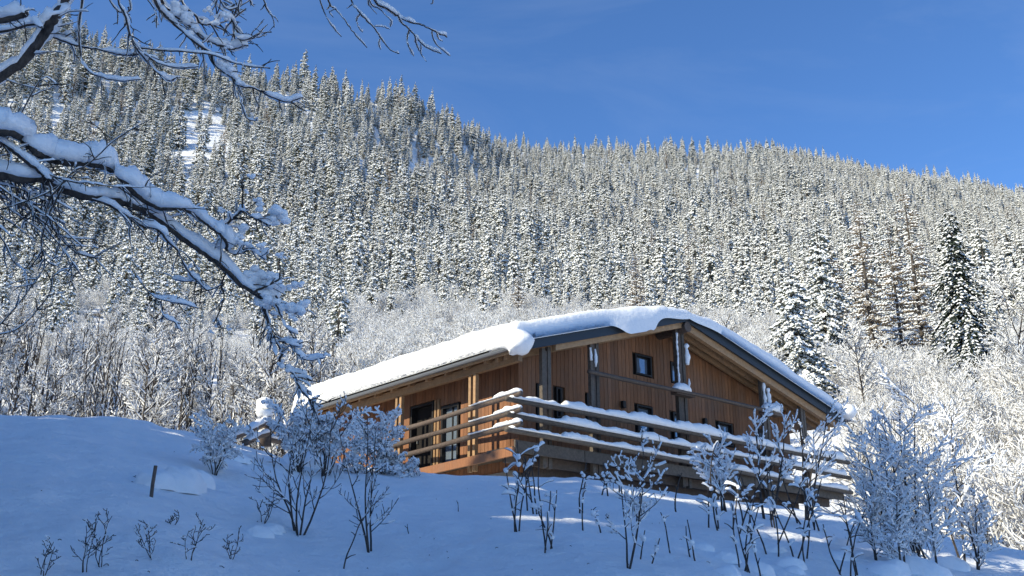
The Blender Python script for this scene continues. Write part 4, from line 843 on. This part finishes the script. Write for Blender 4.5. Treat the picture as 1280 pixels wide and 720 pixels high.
for k_, (u, v, h, n_, w_, lb) in enumerate([(652, 665, 150, 4, 26, 'snow tufted stalks below the railing corner, leftmost bunch'), (690, 690, 135, 4, 30, 'snow tufted stalks below the second post, taller bunch'), (668, 640, 100, 3, 30, 'thin stalks just under the deck corner'),
                                           (715, 640, 70, 2, 26, 'pair of leaning stalks under the deck boards'), (740, 668, 55, 2, 40, 'short leaning stems on open snow below the deck'), (800, 700, 60, 2, 30, 'short stems beside the branching snowy sapling'),
                                           (768, 622, 46, 4, 50, 'little stubs along the snow crest below the deck'), (862, 700, 70, 3, 40, 'dark stalks right of the branching sapling'), (892, 660, 110, 5, 60, 'cluster of stalks below the dark deck opening'),
                                           (930, 715, 110, 5, 70, 'tall stalks rising from the lower right snow, left cluster'), (985, 700, 120, 6, 70, 'tall stalks rising beneath the railing end'), (1030, 715, 100, 5, 60, 'stalks between the rail end and the frosted bush'), (948, 655, 100, 4, 50, 'stalks in front of the lower rail'), (1010, 660, 90, 5, 50, 'snowy stalks close below the end of the railing')]):
    stalks(u, v, h, n_, w_, 90 + k_, lb, clump=1.2)
stalks(1070, 719, 135, 1, 4, 120, 'straight black stick rising at the left of the frosted bush', clump=0, name='dry_stalk', lean=.01)
stalks(845, 640, 60, 1, 4, 121, 'short black stick under the deck opening', clump=0, name='dry_stalk')
for k_, (u, v) in enumerate([(512, 668), (574, 640), (640, 625), (1235, 690)]): 
    bush(u, v, 22, 30, 130 + k_, ['tiny twig poking from the open snow left of centre', 'small curved twig on the snow under the deck corner', 'tiny stub at the left of the tufted stalks', 'fallen twig on the snow at the right edge'][k_], 'twig', 'dry_twig', 1, 2, 1, 0, rpx=.7)
bush(785, 712, 165, 80, 64, 'branching snowy sapling rising in front of the middle of the deck', 'sapling', 'sapling', 3, 7, 2, .6, 1.2, rpx=1.3, wob=.05, ratio=.4)
bush(960, 650, 170, 130, 65, 'snow loaded sapling with upswept branches before the right half of the railing', 'sapling', 'sapling', 2, 8, 2, .8, 1.05, rpx=1.6, wob=.06, spread=.5, ratio=.38)
bush(1008, 650, 165, 80, 66, 'second upswept snowy sapling overlapping the end of the railing', 'sapling', 'sapling', 3, 6, 2, .75, .95, rpx=1.4, wob=.06, spread=.5, ratio=.36)
bush(905, 640, 85, 80, 67, 'low snowy sapling under the third rail', 'sapling', 'sapling', 5, 6, 2, .9, 1.2, rpx=1.1)
for k_, (u, v, h, w_, lb) in enumerate([(1152, 708, 225, 50, 'tallest frost covered sapling in the shaded clump right of the railing'), (1118, 704, 170, 40, 'frost covered sapling nearest the railing end'), (1204, 704, 175, 50, 'frost covered sapling at the right side of the shaded clump'),
                                     (1172, 716, 130, 90, 'low frosted sapling at the foot of the tallest one'), (1130, 716, 120, 90, 'low frosted sapling left of the foot of the tallest one'), (1096, 700, 110, 30, 'thin frosted sapling touching the railing end'), (1222, 712, 110, 50, 'last small frosted sapling at the right of the clump'), (1142, 704, 215, 30, 'slim frosted sapling standing close left of the tallest')]):
    bush(u, v, h, w_, 140 + k_, lb, 'sapling', 'frosted_sapling', 2, 12, 2, .85, 1.0, rpx=1.4, spread=.6, wob=.06, ratio=.36, start=.05, group='frosted saplings in the shaded clump')
# snow bent bush in front of the deck
for k_, (u, v, h, w_, lb) in enumerate([(405, 594, 95, 90, 'twiggy snow bent bush below the left end of the roof'), (450, 592, 62, 110, 'rounded snow bent bush left of the deck rails'), (372, 590, 88, 40, 'upright twiggy bush beside the fence'), (498, 593, 42, 80, 'low end of the snow bent bush beside the deck rails'), (268, 594, 78, 50, 'upright frosted bush behind the snow pile'), (476, 592, 85, 60, 'snow plastered twigs leaning before the deck post')]):
    bush(u, v, h, w_, 150 + k_, lb, 'bush', 'snowy_bush', 8, 8, 2, .88, 1.1, rpx=.9, spread=.55, wob=.16, drp=.26 if k_ in (1, 3) else .09, ratio=.42)
def mound(name, lst, label, cat, seed, rock=False, flat=.6, sink=.34):
    rs_ = np.random.default_rng(seed); p = ground_hit(lst[0][0], lst[0][1], 5, 60); s = px_at(p); mb = MB()
    for (u, v, r_) in lst:
        q = ground_hit(u, v, 5, 60); n = 26; V = []
        for i in range(9):
            th = i / 8 * math.pi * .56
            for j in range(n):
                ph = j / n * 6.283; d = np.array([math.sin(th) * math.cos(ph), math.sin(th) * math.sin(ph), math.cos(th) * flat]); k2 = 1 + .50 * fbm(d[0] * 2.2 + u, d[1] * 2.2 + d[2] * 2 + v, 3)
                V.append(q + d * r_ * s * k2)
        V = [v_ - np.array([0, 0, r_ * s * sink]) for v_ in V]
        mb.add(V, [(i * n + j, (i + 1) * n + j, (i + 1) * n + (j + 1) % n, i * n + (j + 1) % n) for i in range(8) for j in range(n)] + [tuple(range(n))])
    o = mb.build(name, 'snow', None, True, p); o.location = p; return tag(o, label, cat)
sp_ = mound('snow_pile', [(218, 608, 34), (195, 606, 25), (240, 604, 26)], 'rounded pile of snow beside a short post on the left slope', 'snow pile', 5, flat=.85, sink=.2)
pp = np.array(sp_.location); mb = MB()
for q in ((208, 610, 6), (232, 608, 7), (246, 606, 5)):
    c = ground_hit(q[0], q[1], 5, 60); blob(mb, c, q[2] * px_at(c) * 1.6, seg=9, ring=6, jit=.2, zs=.6)
mb.build('rock', 'rock', sp_, False, pp)
mound('snow_hump', [(322, 668, 18), (338, 664, 17)], 'small snow covered hump left of the lone bare shrub', 'snow hump', 6, flat=.8)
mound('snow_hump', [(292, 572, 22), (312, 568, 18)], 'drifted snow against the foot of the wooden fence', 'snow drift', 8, flat=.5)
mound('snow_hump', [(462, 584, 40), (425, 584, 42), (500, 586, 26), (385, 582, 36)], 'snow heaped inside the bent bush before the deck', 'snow heap', 9, flat=.75)
mound('snow_hump', [(1140, 712, 42), (1180, 706, 30), (1105, 712, 30)], 'snow heaped around the foot of the frosted bushes', 'snow heap', 10, flat=.7)
mound('snow_hump', [(940, 712, 26), (985, 706, 22), (905, 716, 20)], 'lumpy snow among the stalks at lower right', 'snow heap', 11, flat=.7)
for k_ in range(16):
    u_k, v_k = 880 + 22 * k_ + rng.uniform(-8, 8), rng.uniform(668, 716); w_k = rng.uniform(9, 20)
    mound('snow_hump', [(u_k, v_k, w_k)], 'small hump of snow over buried weeds at lower right', 'snow hump', 30 + k_, flat=.7)['group'] = 'snow humps at lower right'
mb = MB()
for k_ in range(80):                                        # bits of bark and twig dropped on the snow
    q = ground_hit(rng.uniform(0, 1280), rng.uniform(560, 719), 5, 60); an = rng.random() * 6.28; L_ = rng.uniform(.01, .04)
    e_ = q + np.array([math.cos(an) * L_, math.sin(an) * L_, 0]); e_[2] = gz(e_[0], e_[1]) + .008; q[2] += .008; tube(mb, [q, (q + e_) / 2 + [0, 0, .006], e_], .0028, 4)
tag(mb.build('fallen_twigs', 'bark'), 'tiny bits of twig and bark scattered over the snow slope', 'twigs', kind='stuff')
# short post
p = ground_hit(189, 622, 5, 60); s = px_at(p); mb = MB(); tube(mb, [p + [0, 0, -.1], p + [0, 0, 15 * s], p + [.01, 0, 36 * s]], 2.1 * s, 8, 0, .1); o = mb.build('short_post', 'dark_wood', None, False, p); o.location = p
tag(o, 'short dark wooden post stuck in the snow by the snow pile', 'post')
bush(160, 596, 12, 40, 171, 'thin bent twig left of the short post', 'twig', 'dry_twig', 1, 2, 1, 0, rpx=.6)
# log fence with a tall snow cap on its post
fo = at(332, 552, 25.5); fo[2] = gz(fo[0], fo[1]); fence = empty('log_fence', fo, 'weathered log fence corner with a tall cap of snow on its post', 'fence'); s = np.linalg.norm(fo) / F_PX
mb = MB(); tube(mb, [at(332, 558, 25.5), at(332, 540, 25.5), at(332, 518, 25.5)], 7 * s, 10, 0, .1); pst = mb.build('post', 'dark_wood', fence, True, fo)
mb = MB(); Q = catmull([at(332, 522, 25.5), at(331, 512, 25.5), at(331, 503, 25.5), at(331, 497, 25.5)], 4); tube(mb, Q, np.interp(np.linspace(0, 1, len(Q)), [0, .25, .5, .8, 1], [8 * s, 12 * s, 10 * s, 10 * s, 4 * s]), 14, 0, .08); mb.build('snow_cap', 'snow', pst, True, fo)
mb = MB(); hh = at(332, 526, 25.3); blob(mb, hh, 9 * s, seg=8, ring=5, jit=.15, zs=.5); mb.build('post_head', 'dark_wood', pst, False, fo)
for (u0, v0, r0, u1, v1, r1) in [(334, 528, 25.4, 286, 549, 22.5), (334, 541, 25.4, 306, 553, 23.5), (328, 531, 25.4, 378, 541, 27), (328, 546, 25.4, 362, 557, 26.5), (378, 541, 27, 440, 556, 28.5)]:
    log(at(u0, v0, r0), at(u1, v1, r1), 3.6 * s, [(.02, .98, 4.5 * s)], .5, fence, 'dark_wood', 4 * s, fo, 'rail')
mb = MB(); tube(mb, [at(346, 552, 26), at(346, 535, 26)], 4 * s, 8); tube(mb, [at(380, 566, 27), at(380, 540, 27)], 5 * s, 8); mb.build('stake', 'dark_wood', fence, True, fo)
for o in bpy.data.objects:
    if o.parent and o.name.split('.')[0] in ('snow_load', 'snow_clump', 'snow_tuft', 'clinging_snow'): o['kind'] = 'stuff'
print('objects', len(bpy.data.objects))
